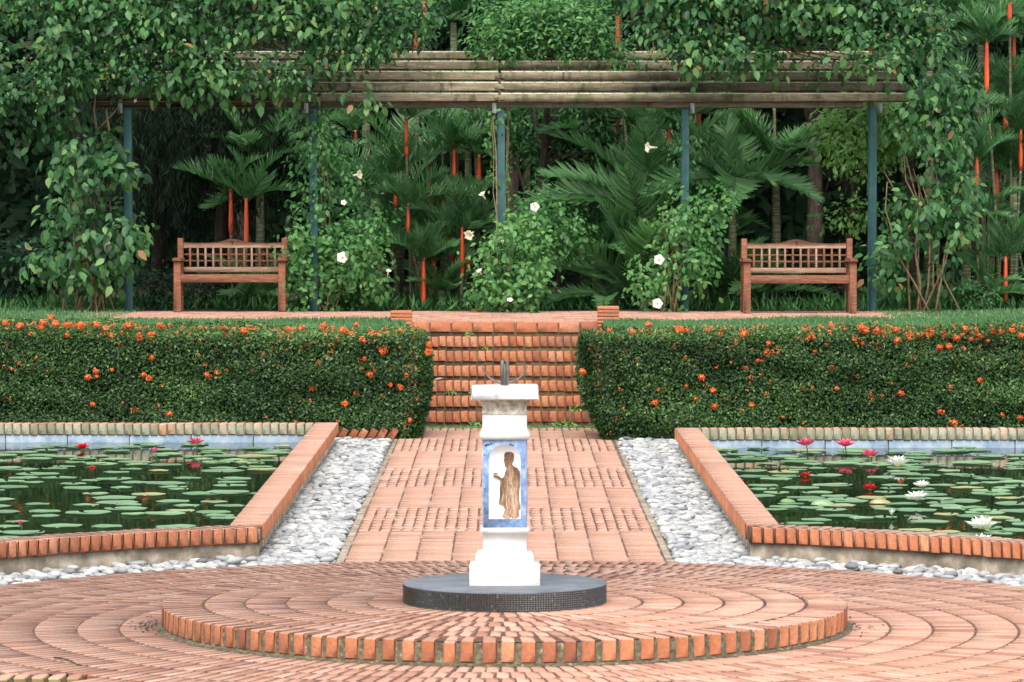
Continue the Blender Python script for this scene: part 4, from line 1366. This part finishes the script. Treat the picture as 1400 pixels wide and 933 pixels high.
# feather palms without a red shaft, rising from the ground
BIGF = [frond_mesh(650 + k, 1.9, 38, .50, .35 + .1 * k, tone=.5 + .05 * k, up=.12) for k in range(3)]
def feather_palm(px, py, D, n, label, seed, sc=1.0, el=(.3, 1.3), h=.0):
    r = rs(seed)
    p = P(px, py, D)
    root = thing('feather_palm', (p[0], p[1], ZT - .02), label, 'palm', 'feather palms under the trees')
    hh = max(.15, p[2] - ZT)
    a = Acc(); a.add(tube([(0, 0, 0), (0.01, 0, hh * .5), (0, 0, hh)], [.07, .055, .04], 8)); a.build('stem', M['stem_palm'], root)
    for k in range(n):
        o = link('frond', BIGF[r.integers(3)], root, (0, 0, hh - .03))
        o.rotation_euler = (r.normal(0, .3), -(el[0] + (el[1] - el[0]) * r.random()), k * 2.4 + r.random())
        s = sc * r.uniform(.75, 1.1); o.scale = (s, s, s)
feather_palm(880, 405, 46.0, 15, 'large feathery palm rising from the ground left of the fourth post', 760, .95, (.5, 1.4))
feather_palm(890, 285, 46.4, 12, 'feathery palm fanning out high behind the fourth post', 761, .8, (.1, 1.2))
feather_palm(1000, 245, 46.2, 13, 'feathery palm arching above the right bench', 762, .75, (.0, 1.0))
feather_palm(1040, 420, 46.2, 12, 'low palm with thin arching leaves right behind the right bench', 763, .55, (.3, 1.3))
feather_palm(990, 420, 46.0, 12, 'low palm with upright leaves left of the right bench', 764, .5, (.7, 1.45))
feather_palm(345, 415, 46.3, 9, 'low dark palm behind the left bench', 765, .5, (.2, 1.0))
feather_palm(395, 270, 48.0, 9, 'dark feathery palm behind the second post', 766, .8, (.1, 1.2))
feather_palm(720, 215, 48.8, 7, 'feathery palm half hidden behind the middle post', 767, .6, (.1, 1.0))
feather_palm(1270, 60, 48.3, 12, 'pale feathery palm rising over the right end of the pergola', 768, 1.0, (.5, 1.4))
feather_palm(1340, 60, 47.9, 10, 'dark feathery palm at the top right corner', 769, .9, (.3, 1.4))
feather_palm(620, 30, 49.4, 10, 'upright feathery palm above the pergola roof, left of its middle', 770, .9, (.6, 1.45))
feather_palm(845, 20, 48.9, 9, 'feathery palm above the pergola roof, right of its middle', 771, .85, (.4, 1.4))
for px, py, D, n, sc, lab in ((520, 345, 46.6, 10, .42, 'young feathery palm low behind the second post climber'), (603, 395, 46.2, 9, .34, 'small palm at the foot of the red stems left of the middle post'),
        (545, 215, 49.0, 9, .5, 'mid-green feathery palm high between the second and third posts, nearer the second'), (640, 205, 48.8, 9, .5, 'mid-green feathery palm high between the second and third posts, nearer the third'),
        (575, 330, 48.6, 9, .4, 'feathery palm crown among the red stems between the second and third posts'), (815, 345, 46.2, 10, .5, 'feathery palm leaning over the dark gap right of the middle post'),
        (835, 425, 46.0, 9, .42, 'low feathery palm at the edge of the dark gap right of the middle post'), (800, 190, 47.6, 9, .55, 'feathery palm behind the forked brown tree, under the roof'),
        (965, 345, 46.4, 10, .5, 'feathery palm between the fourth post and the right bench'), (1060, 215, 46.8, 10, .6, 'feathery palm with arching fronds over the middle of the right bench'),
        (355, 215, 47.2, 9, .6, 'dim feathery palm high behind the left bench'), (400, 395, 46.2, 9, .36, 'low palm right behind the left bench\'s right arm'),
        (1320, 300, 46.2, 10, .5, 'feathery palm at the right edge behind the right vine'), (1385, 240, 46.6, 10, .6, 'feathery palm at the right edge of the picture, at mid height'), (1350, 400, 45.6, 9, .4, 'low feathery palm at the right edge near the ground')):
    feather_palm(px, py, D, n, lab, 780 + px, sc, (.2, 1.35))
feather_palm(500, 10, 49.8, 9, 'feathery palm behind the top of the left vine', 772, .9, (.3, 1.4))
feather_palm(940, 5, 49.8, 9, 'feathery palm behind the top of the right vine', 773, .9, (.4, 1.4))

# ================================================================== TREES AND SHRUBS
def make_tree(name, px, D, height, crowns, label, seed, mat, L, n, per, rad, wid=.5, trunk_r=.07, limbs=5, tone=.45, droop=.3, group='trees behind the pergola', cat='tree', lean=0, clump=-.7, simple=True):
    """crowns: list of (dx, dy, z, rx, ry, rz)"""
    r = rs(seed)
    x = XP(px, D)
    root = thing(name, (x, yD(D), ZT - .02), label, cat, group)
    a = Acc()
    t = np.linspace(0, 1, 9)
    tp = np.stack([lean * t + .05 * np.sin(t * 5 + seed), .04 * np.sin(t * 4), height * t], 1); tp[0] = 0
    a.add(tube(tp, trunk_r * (1 - .6 * t), 9))
    for (dx, dy, z, rx, ry, rz) in crowns:
        for k in range(max(1, limbs // len(crowns) + 1)):
            i = int(r.integers(3, 8)); b0 = tp[i]
            e = np.array((dx, dy, z)) + r.normal(0, .45, 3) * np.array((rx, ry, rz))
            tt = np.linspace(0, 1, 6)[:, None]
            pth = b0 + (e - b0) * tt + np.sin(tt * PI) * np.array((0, 0, .12)) + r.normal(0, .03, (6, 3)); pth[0] = b0
            a.add(tube(pth, np.linspace(trunk_r * .5, .008, 6), 6))
    a.build('trunk', M['bark'], root)
    a = Acc()
    tot = sum(c[3] * c[4] * c[5] for c in crowns) ** 1.0
    for (dx, dy, z, rx, ry, rz) in crowns:
        m = int(n * rx * ry * rz / tot)
        v = unit(r.normal(0, 1, (m, 3))) * (r.random((m, 1)) ** .45)
        C = np.array((dx, dy, z)) + v * np.array((rx, ry, rz))
        C += .12 * np.stack([wob(C, 2), wob(C + 9, 2), wob(C + 5, 2)], 1) * min(rx, rz)
        C = C[wob(C + seed, 2.2) > clump]
        leaf_mass(a, C, per, rad, L, r, tone=tone, wid=wid, droop=droop, out=(0, -.4, .6), simple=simple)
    a.build('crown', M[mat], root)
    return root
# dark bushy tree in the middle
make_tree('bushy_tree', 742, 47.0, 2.7, [(.25, .75, 1.75, .8, .6, .6), (-.1, .8, 2.45, 1.0, .7, .5), (.75, .8, 2.2, .7, .6, .6)],
          'dark small-leaved tree with forked brown trunk right of the middle post', 801, 'leaf_shrub', .085, 620, 13, .12, .4, .075, 9, .28, .3)
make_tree('bushy_tree', 768, 46.6, 1.15, [(.02, 0, 1.12, .5, .45, .35), (.35, .1, 1.1, .3, .3, .25)],
          'small dark shrub tree with slim brown trunk beside the middle climber', 802, 'leaf_shrub', .075, 170, 13, .09, .4, .045, 5, .42, .2)
make_tree('bushy_tree', 1160, 45.9, 2.5, [(.0, 0, 1.6, .45, .4, .6), (.2, .2, 2.2, .6, .5, .45), (-.28, .1, 1.3, .25, .3, .25)],
          'pale green small-leaved tree behind the fifth post, above the right bench', 803, 'leaf_light', .092, 640, 13, .11, .5, .05, 6, .5, .4)
# weeping, needle-leaved dark tree on the left
def weeping(px, D, label, seed, z0, z1, rx, n):
    r = rs(seed); x = XP(px, D)
    root = thing('weeping_tree', (x, yD(D), ZT - .02), label, 'tree', 'trees behind the pergola')
    a = Acc(); a.add(tube([(0, 0, 0), (.05, 0, 1.5), (0, .05, 3.2), (.02, 0, 5)], [.10, .085, .06, .02], 8))
    C = []
    for k in range(n):
        th = r.random() * 6.28; rr = rx * math.sqrt(r.random())
        zt = r.uniform(z0 + .3, z1)
        e = np.array((rr * math.cos(th), rr * math.sin(th) * .7, zt))
        if k % 6 == 0:
            a.add(tube([(0, 0, zt - .6), e * .5 + np.array((0, 0, zt * .5 - .15)), e], [.025, .014, .006], 5))
        m = 10
        t = np.linspace(0, 1, m)
        ln = r.uniform(.4, .95)
        dirx = unit(np.array([[e[0], e[1], 0]]))[0] * .35
        C.append(e + np.outer(t * ln, dirx) - np.outer(t ** 1.4 * ln, (0, 0, 1)) + r.normal(0, .02, (m, 3)))
    a.build('trunk', M['bark'], root)
    C = np.concatenate(C)
    b = Acc(); Pp = np.repeat(C, 5, 0) + r.normal(0, .025, (len(C) * 5, 3)); m = len(Pp)
    d = unit(np.array((0, -.05, -1.0)) + r.normal(0, .38, (m, 3))); s = unit(np.cross(d, r.normal(0, 1, (m, 3)))); nn = np.cross(s, d)
    b.add(small_leaves(Pp, nn, d, s, r.uniform(.10, .2, m), .010), np.clip(r.normal(.5, .25, m), 0, 1))
    b.build('crown', M['leaf_needle'], root)
weeping(300, 47.8, 'weeping dark grey-green needle-leaved tree behind the left bench', 811, 1.4, 3.6, 1.15, 420)
weeping(215, 48.8, 'very dark weeping tree behind the left vine\'s foot', 812, .8, 3.6, 1.0, 260)

# tall canopy trees further back; their crowns close the picture and shade what is below
CAN = [(-140, 53.5, 'a'), (110, 54, 'a'), (330, 55.5, 'a'), (520, 55, 'a'), (700, 54, 'a'), (880, 56, 'a'), (1110, 55, 'a'), (1240, 56, 'a'), (1420, 54, 'a'), (1560, 55, 'a'), (-300, 55, 'a')]
for i, (px, D, o) in enumerate(CAN):
    r = rs(820 + i)
    cr = [(r.normal(0, .3), r.normal(0, .3), 5.2 + r.normal(0, .4), 1.8, 1.2, 1.1), (r.normal(0, .6), -.3, 4.1 + r.normal(0, .3), 1.5, 1.0, .9), (r.normal(0, .8), .2, 3.0 + r.normal(0, .4), 1.3, 1.2, .9)]
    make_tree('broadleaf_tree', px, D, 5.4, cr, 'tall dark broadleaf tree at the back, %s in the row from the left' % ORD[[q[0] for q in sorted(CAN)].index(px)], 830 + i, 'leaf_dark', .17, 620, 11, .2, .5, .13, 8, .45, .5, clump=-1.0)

# far-off wood behind everything
def woodland():
    r = rs(850); n = 46000
    x = r.uniform(-15, 15, n); y = r.uniform(yD(57.5), yD(61.5), n); z = ZT + 8.5 * r.random(n) ** .9
    Pp = np.stack([x, y, z], 1)
    y2 = wob(Pp, .8) * .8; Pp[:, 1] += y2
    nn, d, s = leaf_frames(r.normal(0, .6, (n, 3)) + np.array((0, -.8, .5)), r, None, .5)
    L = r.uniform(.22, .42, n)
    a = Acc(); a.add(small_leaves(Pp, nn, d, s, L, L * .5), np.clip(r.normal(.4, .2, n) + .15 * wob(Pp, 1.2), 0, 1))
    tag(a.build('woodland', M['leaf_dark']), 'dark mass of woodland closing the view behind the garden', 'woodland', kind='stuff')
    b = Acc()
    xs = np.linspace(-40, 40, 41); prof = [(62.0, ZT - .05), (62.8, 3.5), (64, 7.5), (67, 10.5), (80, 11.5)]
    V = [(xx, yD(D) + .8 * math.sin(xx * .6) * (j > 0), zz + (.5 * math.sin(xx * .9 + j) if j > 1 else 0)) for j, (D, zz) in enumerate(prof) for xx in xs]
    m = len(xs)
    q = [[j * m + i, j * m + i + 1, (j + 1) * m + i + 1, (j + 1) * m + i] for j in range(len(prof) - 1) for i in range(m - 1)]
    b.add((np.array(V), [np.array(q)]))
    tag(b.build('hill', M['ground'], smooth=True), kind='structure')
woodland()

# understorey shrubs
SHR = [(-30, 45.8, .9, 1.0, 'leaf_dark', .1, 'dark shrub at the left edge of the terrace'), (30, 46.6, .8, .8, 'leaf_dark', .1, 'dark low shrub left of the vine stems'),
       (215, 46.0, .42, .55, 'leaf_dark', .06, 'feathery dark shrub left of the left bench'), (280, 46.3, .4, .5, 'leaf_dark', .05, 'low grey-green shrub seen under the left bench'),
       (450, 46.6, .6, .7, 'leaf_dark', .08, 'dark shrub behind the second post'), (1120, 46.9, .55, .9, 'leaf_dark', .09, 'dark shrub behind the right bench'),
       (1330, 45.4, .28, .5, 'leaf_shrub', .06, 'low bright shrub at the right of the right vine\'s foot'), (1400, 46.2, .5, .6, 'leaf_dark', .09, 'dark shrub at the right edge of the terrace'),
       (700, 48.2, .9, 1.0, 'leaf_dark', .09, 'dark shrub behind the middle post'), (830, 48.6, .8, 1.1, 'leaf_dark', .1, 'dark shrub behind the slim brown trunk')]
for i, (px, D, h, w, m, L, lab) in enumerate(SHR):
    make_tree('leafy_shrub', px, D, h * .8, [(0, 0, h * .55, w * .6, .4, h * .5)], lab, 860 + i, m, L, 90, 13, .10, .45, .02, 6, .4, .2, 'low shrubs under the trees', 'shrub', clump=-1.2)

# undergrowth strip along the foot of the planting
def undergrowth():
    r = rs(880); n = 16000
    x = r.uniform(-9, 9, n); y = r.uniform(yD(45.05), yD(50), n)
    B = np.stack([x, y, np.full(n, ZT - .02)], 1)
    k = (wob(B, 1.3) > -.25); B = B[k]; n = len(B)
    d = unit(np.stack([r.normal(0, .55, n), r.normal(0, .55, n), np.ones(n)], 1))
    s = unit(np.cross(d, r.normal(0, 1, (n, 3)))); nn = np.cross(s, d)
    L = r.uniform(.08, .26, n)
    a = Acc(); a.add(small_leaves(B, nn, d, s, L, L * r.uniform(.08, .2, n), .25), np.clip(r.normal(.4, .2, n), 0, 1))
    tag(a.build('undergrowth', M['leaf_shrub']), 'low grassy undergrowth along the foot of the palms behind the terrace', 'undergrowth', kind='stuff')
undergrowth()

# ================================================================== LILIES
def pad_mesh(seed):
    r = rs(seed); n = 26
    th = .12 + np.arange(n) * (2 * PI - .24) / (n - 1)
    rim = r.uniform(.0, .006)
    V = [(0, 0, 0)]
    for R, zz in ((.55, .0), (.93, .001), (1.0, rim + .004)):
        for t in th:
            q = R * (1 + .03 * math.sin(3 * t + seed) + .02 * math.sin(7 * t + 2 * seed))
            V.append((q * math.cos(t), q * math.sin(t), zz + .0018 * math.sin(4 * t + seed) * R))
    F3 = [[0, 1 + i, 2 + i] for i in range(n - 1)]
    F4 = [[1 + k * n + i, 1 + (k + 1) * n + i, 1 + (k + 1) * n + i + 1, 1 + k * n + i + 1] for k in range(2) for i in range(n - 1)]
    a = Acc()
    tones = {0: .25, 1: .4, 2: .5, 3: .6, 4: .7, 5: .55, 6: .45, 7: .88}
    tb = tones[seed % 8]
    tn = np.concatenate([[tb + .08], np.full(n, tb), np.full(n, tb), np.full(n, tb + .1)])
    V = np.array(V); V[:, 2] /= 1.0
    a.add((V, [np.array(F3), np.array(F4)]), np.clip(tn, 0, 1))
    return a.mesh('lily_pad', M['pad'], True)
PADS = [pad_mesh(k) for k in range(16)]

def pads(s, Dback, n, seed, dens):
    r = rs(seed); placed = []
    tries = 0
    while len(placed) < n and tries < 60000:
        tries += 1
        D = r.uniform(24.95, Dback - .12)
        xmax = min(6.0, 760 / FPX * D)
        x = r.uniform(XC + .3, xmax)
        y = yD(D)
        R = r.uniform(.085, .172) * (1 if D < 31 else r.uniform(.9, 1.2))
        if math.hypot(x, y) < R1 + R or x < XC + .22 + R or y > yD(Dback) - R: continue
        if r.random() > dens(x, D): continue
        if any((x - q[0]) ** 2 + (y - q[1]) ** 2 < (.74 * (R + q[2])) ** 2 for q in placed): continue
        placed.append((x, y, R))
    side = 'left' if s < 0 else 'right'
    for i, (x, y, R) in enumerate(placed):
        k = int(r.integers(16))
        if k % 8 == 7 and r.random() < .45: k -= 2
        o = link('lily_pad', PADS[k], None, (s * x, y, .027 + .002 * r.random()))
        o.scale = (R, R, 1); o.rotation_euler = (r.normal(0, .008), r.normal(0, .008), r.random() * 6.28)
        if k % 8 == 7:
            tag(o, 'yellowing lily pad on the %s pond' % side, 'lily pad', 'yellowing lily pads on the %s pond' % side)
        else:
            tag(o, 'flat green lily pad on the %s pond' % side, 'lily pad', 'green lily pads on the %s pond' % side)
    return placed
pads(-1, DBL, 133, 901, lambda x, D: 1.0 if D > 32.5 else (.62 if D > 26 else .45))
pads(1, DBR, 162, 902, lambda x, D: 1.0)

def lily_mesh(seed, mat, closed=0.0):
    r = rs(seed); a = Acc()
    for ring, (n, el, L) in enumerate(((9, .35, .095), (8, .75, .085), (6, 1.1, .065))):
        el = el + closed * .6
        th = (np.arange(n) + .5 * ring) * 2 * PI / n + r.normal(0, .08, n)
        d = np.stack([np.cos(th) * math.cos(el), np.sin(th) * math.cos(el), np.full(n, math.sin(el))], 1)
        nn = np.stack([-np.cos(th) * math.sin(el), -np.sin(th) * math.sin(el), np.full(n, math.cos(el))], 1)
        s = np.cross(nn, d)
        a.add(leaves(d * .008, nn, d, s, np.full(n, L) * r.uniform(.9, 1.1, n), np.full(n, L * .42), .5, -.10), np.clip(r.normal(.5, .2, n), 0, 1))
    return a.mesh('petals', M[mat])
LM = {c: (lily_mesh(910, m), lily_mesh(911, m, .9)) for c, m in (('pink', 'pink'), ('white', 'white_lily'), ('red', 'red_petal'))}
def lily(px, py, colour, label, sc=1.0, hgt=.1, bud=0):
    D = (CAMH - hgt) * FPX / (py - HY)
    p = P(px, py, D)
    root = thing('water_lily', (p[0], p[1], 0), label, 'water lily', 'water lily flowers')
    a = Acc(); a.add(tube([(0.02, .01, -.03), (.01, 0, hgt * .5), (0, 0, hgt - .01)], .006, 6)); a.build('stem', M['leaf_shrub'], root)
    if colour == 'white': sc *= 1.3
    o = link('petals', LM[colour][bud], root, (0, 0, hgt - .03)); o.scale = (sc,) * 3
    o.rotation_euler = (.1, .05, px)
    if not bud:
        a = Acc(); a.add(lathe([(.018, 0), (.02, .02), (.012, .032), (.002, .034)], 10)); c = a.build('stamens', M['yellow'], root); c.location = (0, 0, hgt - .025); c.scale = (sc,) * 3
lily(1103, 606, 'pink', 'pink water lily on a tall stalk, leftmost by the back wall of the right pond', 1.05, .13)
lily(1156, 607, 'pink', 'pink water lily on a tall stalk, second along the back wall of the right pond', 1.05, .13)
lily(1191, 621, 'pink', 'pale pink water lily just in front of the pair by the right pond\'s back wall', 1.0, .08)
lily(1190, 666, 'red', 'red water lily in the middle of the right pond', .75, .06)
lily(1102, 648, 'red', 'small red water lily near the right pond\'s left coping, behind a gap', .6, .05)
lily(1010, 656, 'red', 'red bloom floating close beside the inner coping of the right pond', .55, .04)
lily(1228, 634, 'white', 'white water lily at the back of the right pond', 1.05, .06)
lily(1262, 662, 'white', 'small white water lily, upper of two close together in the right pond', .6, .07)
lily(1255, 680, 'white', 'white water lily, lower of two close together in the right pond', .8, .09)
lily(1344, 719, 'white', 'large white water lily near the front wall of the right pond', .95, .09)
lily(1344, 741, 'white', 'white water lily lying against the front coping of the right pond', .8, .10)
lily(1220, 700, 'white', 'white lily bud standing beside a curled pad in the right pond', .35, .08, 1)
lily(112, 610, 'red', 'red water lily at the back of the left pond', .8, .07)
lily(267, 604, 'pink', 'pink water lily on a stalk by the back wall of the left pond', .95, .12)
lily(211, 616, 'pink', 'closed pink lily bud at the back of the left pond', .6, .1, 1)
lily(26, 714, 'pink', 'small pink lily bud near the front of the left pond', .45, .08, 1)
lily(125, 637, 'red', 'small orange-red bloom among the pads of the left pond', .4, .04)

def curled_pad(px, py, label, mat, tone, seed, sc=1.0):
    D = CAMH * FPX / (py - HY); p = P(px, py, D); p[2] = .028; r = rs(seed)
    nu, nv = 12, 6; V = []
    for j in range(nv):
        for i in range(nu):
            u = i / (nu - 1); v = j / (nv - 1)
            t = PI * v
            V.append(((u - .5) * .34 * sc * (1 - .3 * (2 * v - 1) ** 2), (v - .5) * .12 * sc, math.sin(t) * .085 * sc * (math.sin(u * PI) ** .6 + .02) * (1 - .35 * u)))
    q = [[j * nu + i, j * nu + i + 1, (j + 1) * nu + i + 1, (j + 1) * nu + i] for j in range(nv - 1) for i in range(nu - 1)]
    a = Acc(); a.add((np.array(V), [np.array(q)]), tone)
    tag(a.build('curled_lily_pad', M[mat], None, True, (p[0], p[1], .028)), label, 'lily pad', 'curled pads on the right pond')
curled_pad(1126, 696, 'pale green curled-up lily pad near the front of the right pond', 'pad', .80, 1, .55)
curled_pad(1205, 694, 'brownish curled-up lily pad beside a white bud in the right pond', 'pad', .95, 2, .5)
curled_pad(1078, 692, 'small yellow-green curled pad by the right pond\'s inner coping', 'leaf_light', 1.0, 3, .35)

# ================================================================== SMALL THINGS
def weed(px, py, D, label, seed, sc=1.0):
    r = rs(seed); p = P(px, py, D); n = 26
    B = r.normal(0, .012, (n, 3)) * sc; B[:, 2] = np.abs(B[:, 2]); B[:, 0] *= 2.2
    nn, d, s = leaf_frames(r.normal(0, .5, (n, 3)) + np.array((0, -.6, .8)), r, None, -.6)
    L = r.uniform(.03, .06, n) * sc
    a = Acc(); a.add(small_leaves(B, nn, d, s, L, L * .5), np.clip(r.normal(.75, .2, n), 0, 1))
    tag(a.build('weed', M['leaf_light'], None, False, p), label, 'weed', 'weeds in the steps')
zs = lambda i: ZT * i / 7
ds = lambda i: 39.2 + .29 * i
def sw(px, i, label, seed, sc=1.0):
    D = ds(i) - .015
    weed(px, HY + FPX * (CAMH - zs(i) - .008) / D, D, label, seed, sc)
sw(642, 6, 'small weed below the top step, left of the sundial', 1); sw(665, 5, 'weed under the second brick step from the top, behind the gnomon', 2, .7)
sw(619, 2, 'weed on the second step from the bottom, farther left of the pedestal', 3, .8); sw(647, 2, 'weed on the second step from the bottom, close to the pedestal', 4, .9)
sw(649, 0, 'green weed at the foot of the steps, left of the pedestal', 5, 1.1); sw(786, 1, 'pale weed on the lowest brick step, right of the sundial', 6, 1.3); sw(781, 0, 'broad weed at the foot of the steps, right of the sundial', 7, 1.3)
sw(763, 0, 'flat weed at the foot of the steps, close right of the pedestal', 8, 1.0)
def step_moss():
    r = rs(889); n = 5000; a = Acc()
    x = r.uniform(-1.0, 1.0, n); B = np.stack([x, yD(39.19) - np.abs(r.normal(0, .16, n)), np.full(n, -.006)], 1)
    B = B[wob(B, 3) > .05 ]; n = len(B)
    nn, d, s = leaf_frames(np.tile((0, 0, 1.0), (n, 1)) + r.normal(0, .5, (n, 3)), r, None, -.2)
    a.add(small_leaves(B, nn, d, s, r.uniform(.012, .03, n), .010), np.clip(r.normal(.55, .2, n), 0, 1))
    tag(a.build('moss', M['grass']), 'green moss and small weeds along the foot of the brick steps', 'moss', kind='stuff')
step_moss()

def fallen_leaf(px, py, z, label, seed, mat='dead_leaf', L=.11, W=.035, ang=0.0, name='fallen_leaf', cat='leaf'):
    D = (CAMH - z) * FPX / (py - HY); p = P(px, py, D)
    a = Acc(); d = np.array([[math.cos(ang), math.sin(ang), 0.05]]); n = np.array([[0, 0, 1.0]])
    a.add(leaves(-d * L / 2, n, unit(d), np.cross(n, d), np.array([L]), np.array([W]), .5, -.12), .8)
    tag(a.build(name, M[mat], None, False, (p[0], p[1], z + .008)), label, cat)
fallen_leaf(651, 427, ZT, 'yellow fallen leaf on the terrace bricks above the steps', 1, L=.17, W=.06)
fallen_leaf(325, 425, ZT, 'white fallen petal on the terrace under the left bench', 2, 'white_petal', .06, .045, 0, 'fallen_petal', 'petal')
fallen_leaf(418, 427, ZT, 'white fallen petal on the terrace right of the left bench', 3, 'white_petal', .05, .04, 0, 'fallen_petal', 'petal')
fallen_leaf(379, 433, ZT, 'white fallen petal on the terrace edge in front of the left bench', 4, 'white_petal', .05, .04, 0, 'fallen_petal', 'petal')
fallen_leaf(908, 434, ZT, 'yellow speck of a fallen petal below the fourth post climber', 5, 'cream_petal', .05, .04, 0, 'fallen_petal', 'petal')
fallen_leaf(600, 520.5, zs(4) + .002, 'white fallen flower on the brick step left of the sundial slab', 6, 'white_petal', .10, .06, 0, 'fallen_petal', 'petal')
fallen_leaf(698, 805, .234, 'white fallen petal at the front edge of the black disc', 7, 'white_petal', .025, .02, 0, 'fallen_petal', 'petal')

def debris():
    r = rs(890); n = 90; a = Acc()
    th = np.where(r.random(n) < .72, r.normal(PI + .05, .09, n), r.normal(-.12, .12, n)); R = R_D + .02 + np.abs(r.normal(0, .09, n))
    B = np.stack([R * np.cos(th), R * np.sin(th), np.full(n, .006)], 1)
    nn, d, sd = leaf_frames(np.tile((0, 0, 1.0), (n, 1)) + r.normal(0, .35, (n, 3)), r, None, 0)
    L = r.uniform(.015, .05, n)
    a.add(small_leaves(B, nn, d, sd, L, L * .4), r.random(n) * .4)
    tag(a.build('debris', M['litter']), 'dark dead leaves and dirt gathered at the sides of the round platform', 'debris', kind='stuff')
M['litter'] = mat_leaf('dead_litter', [(0, (.04, .026, .016)), (1, (.16, .11, .07))], .8, 0)
debris()
p0, p1 = P(72, 903, CAMH * FPX / (903 - HY)), P(112, 913, CAMH * FPX / (913 - HY))
a = Acc(); t = np.linspace(0, 1, 6)[:, None]
a.add(tube(p0 + (p1 - p0) * t + np.array((0, 0, .007)) + np.sin(t * 5) * np.array((.006, .01, .003)), np.linspace(.005, .0025, 6), 5))
tag(a.build('twig', M['bark']), 'thin dry twig lying on the plaza bricks near the mossy edging', 'twig')
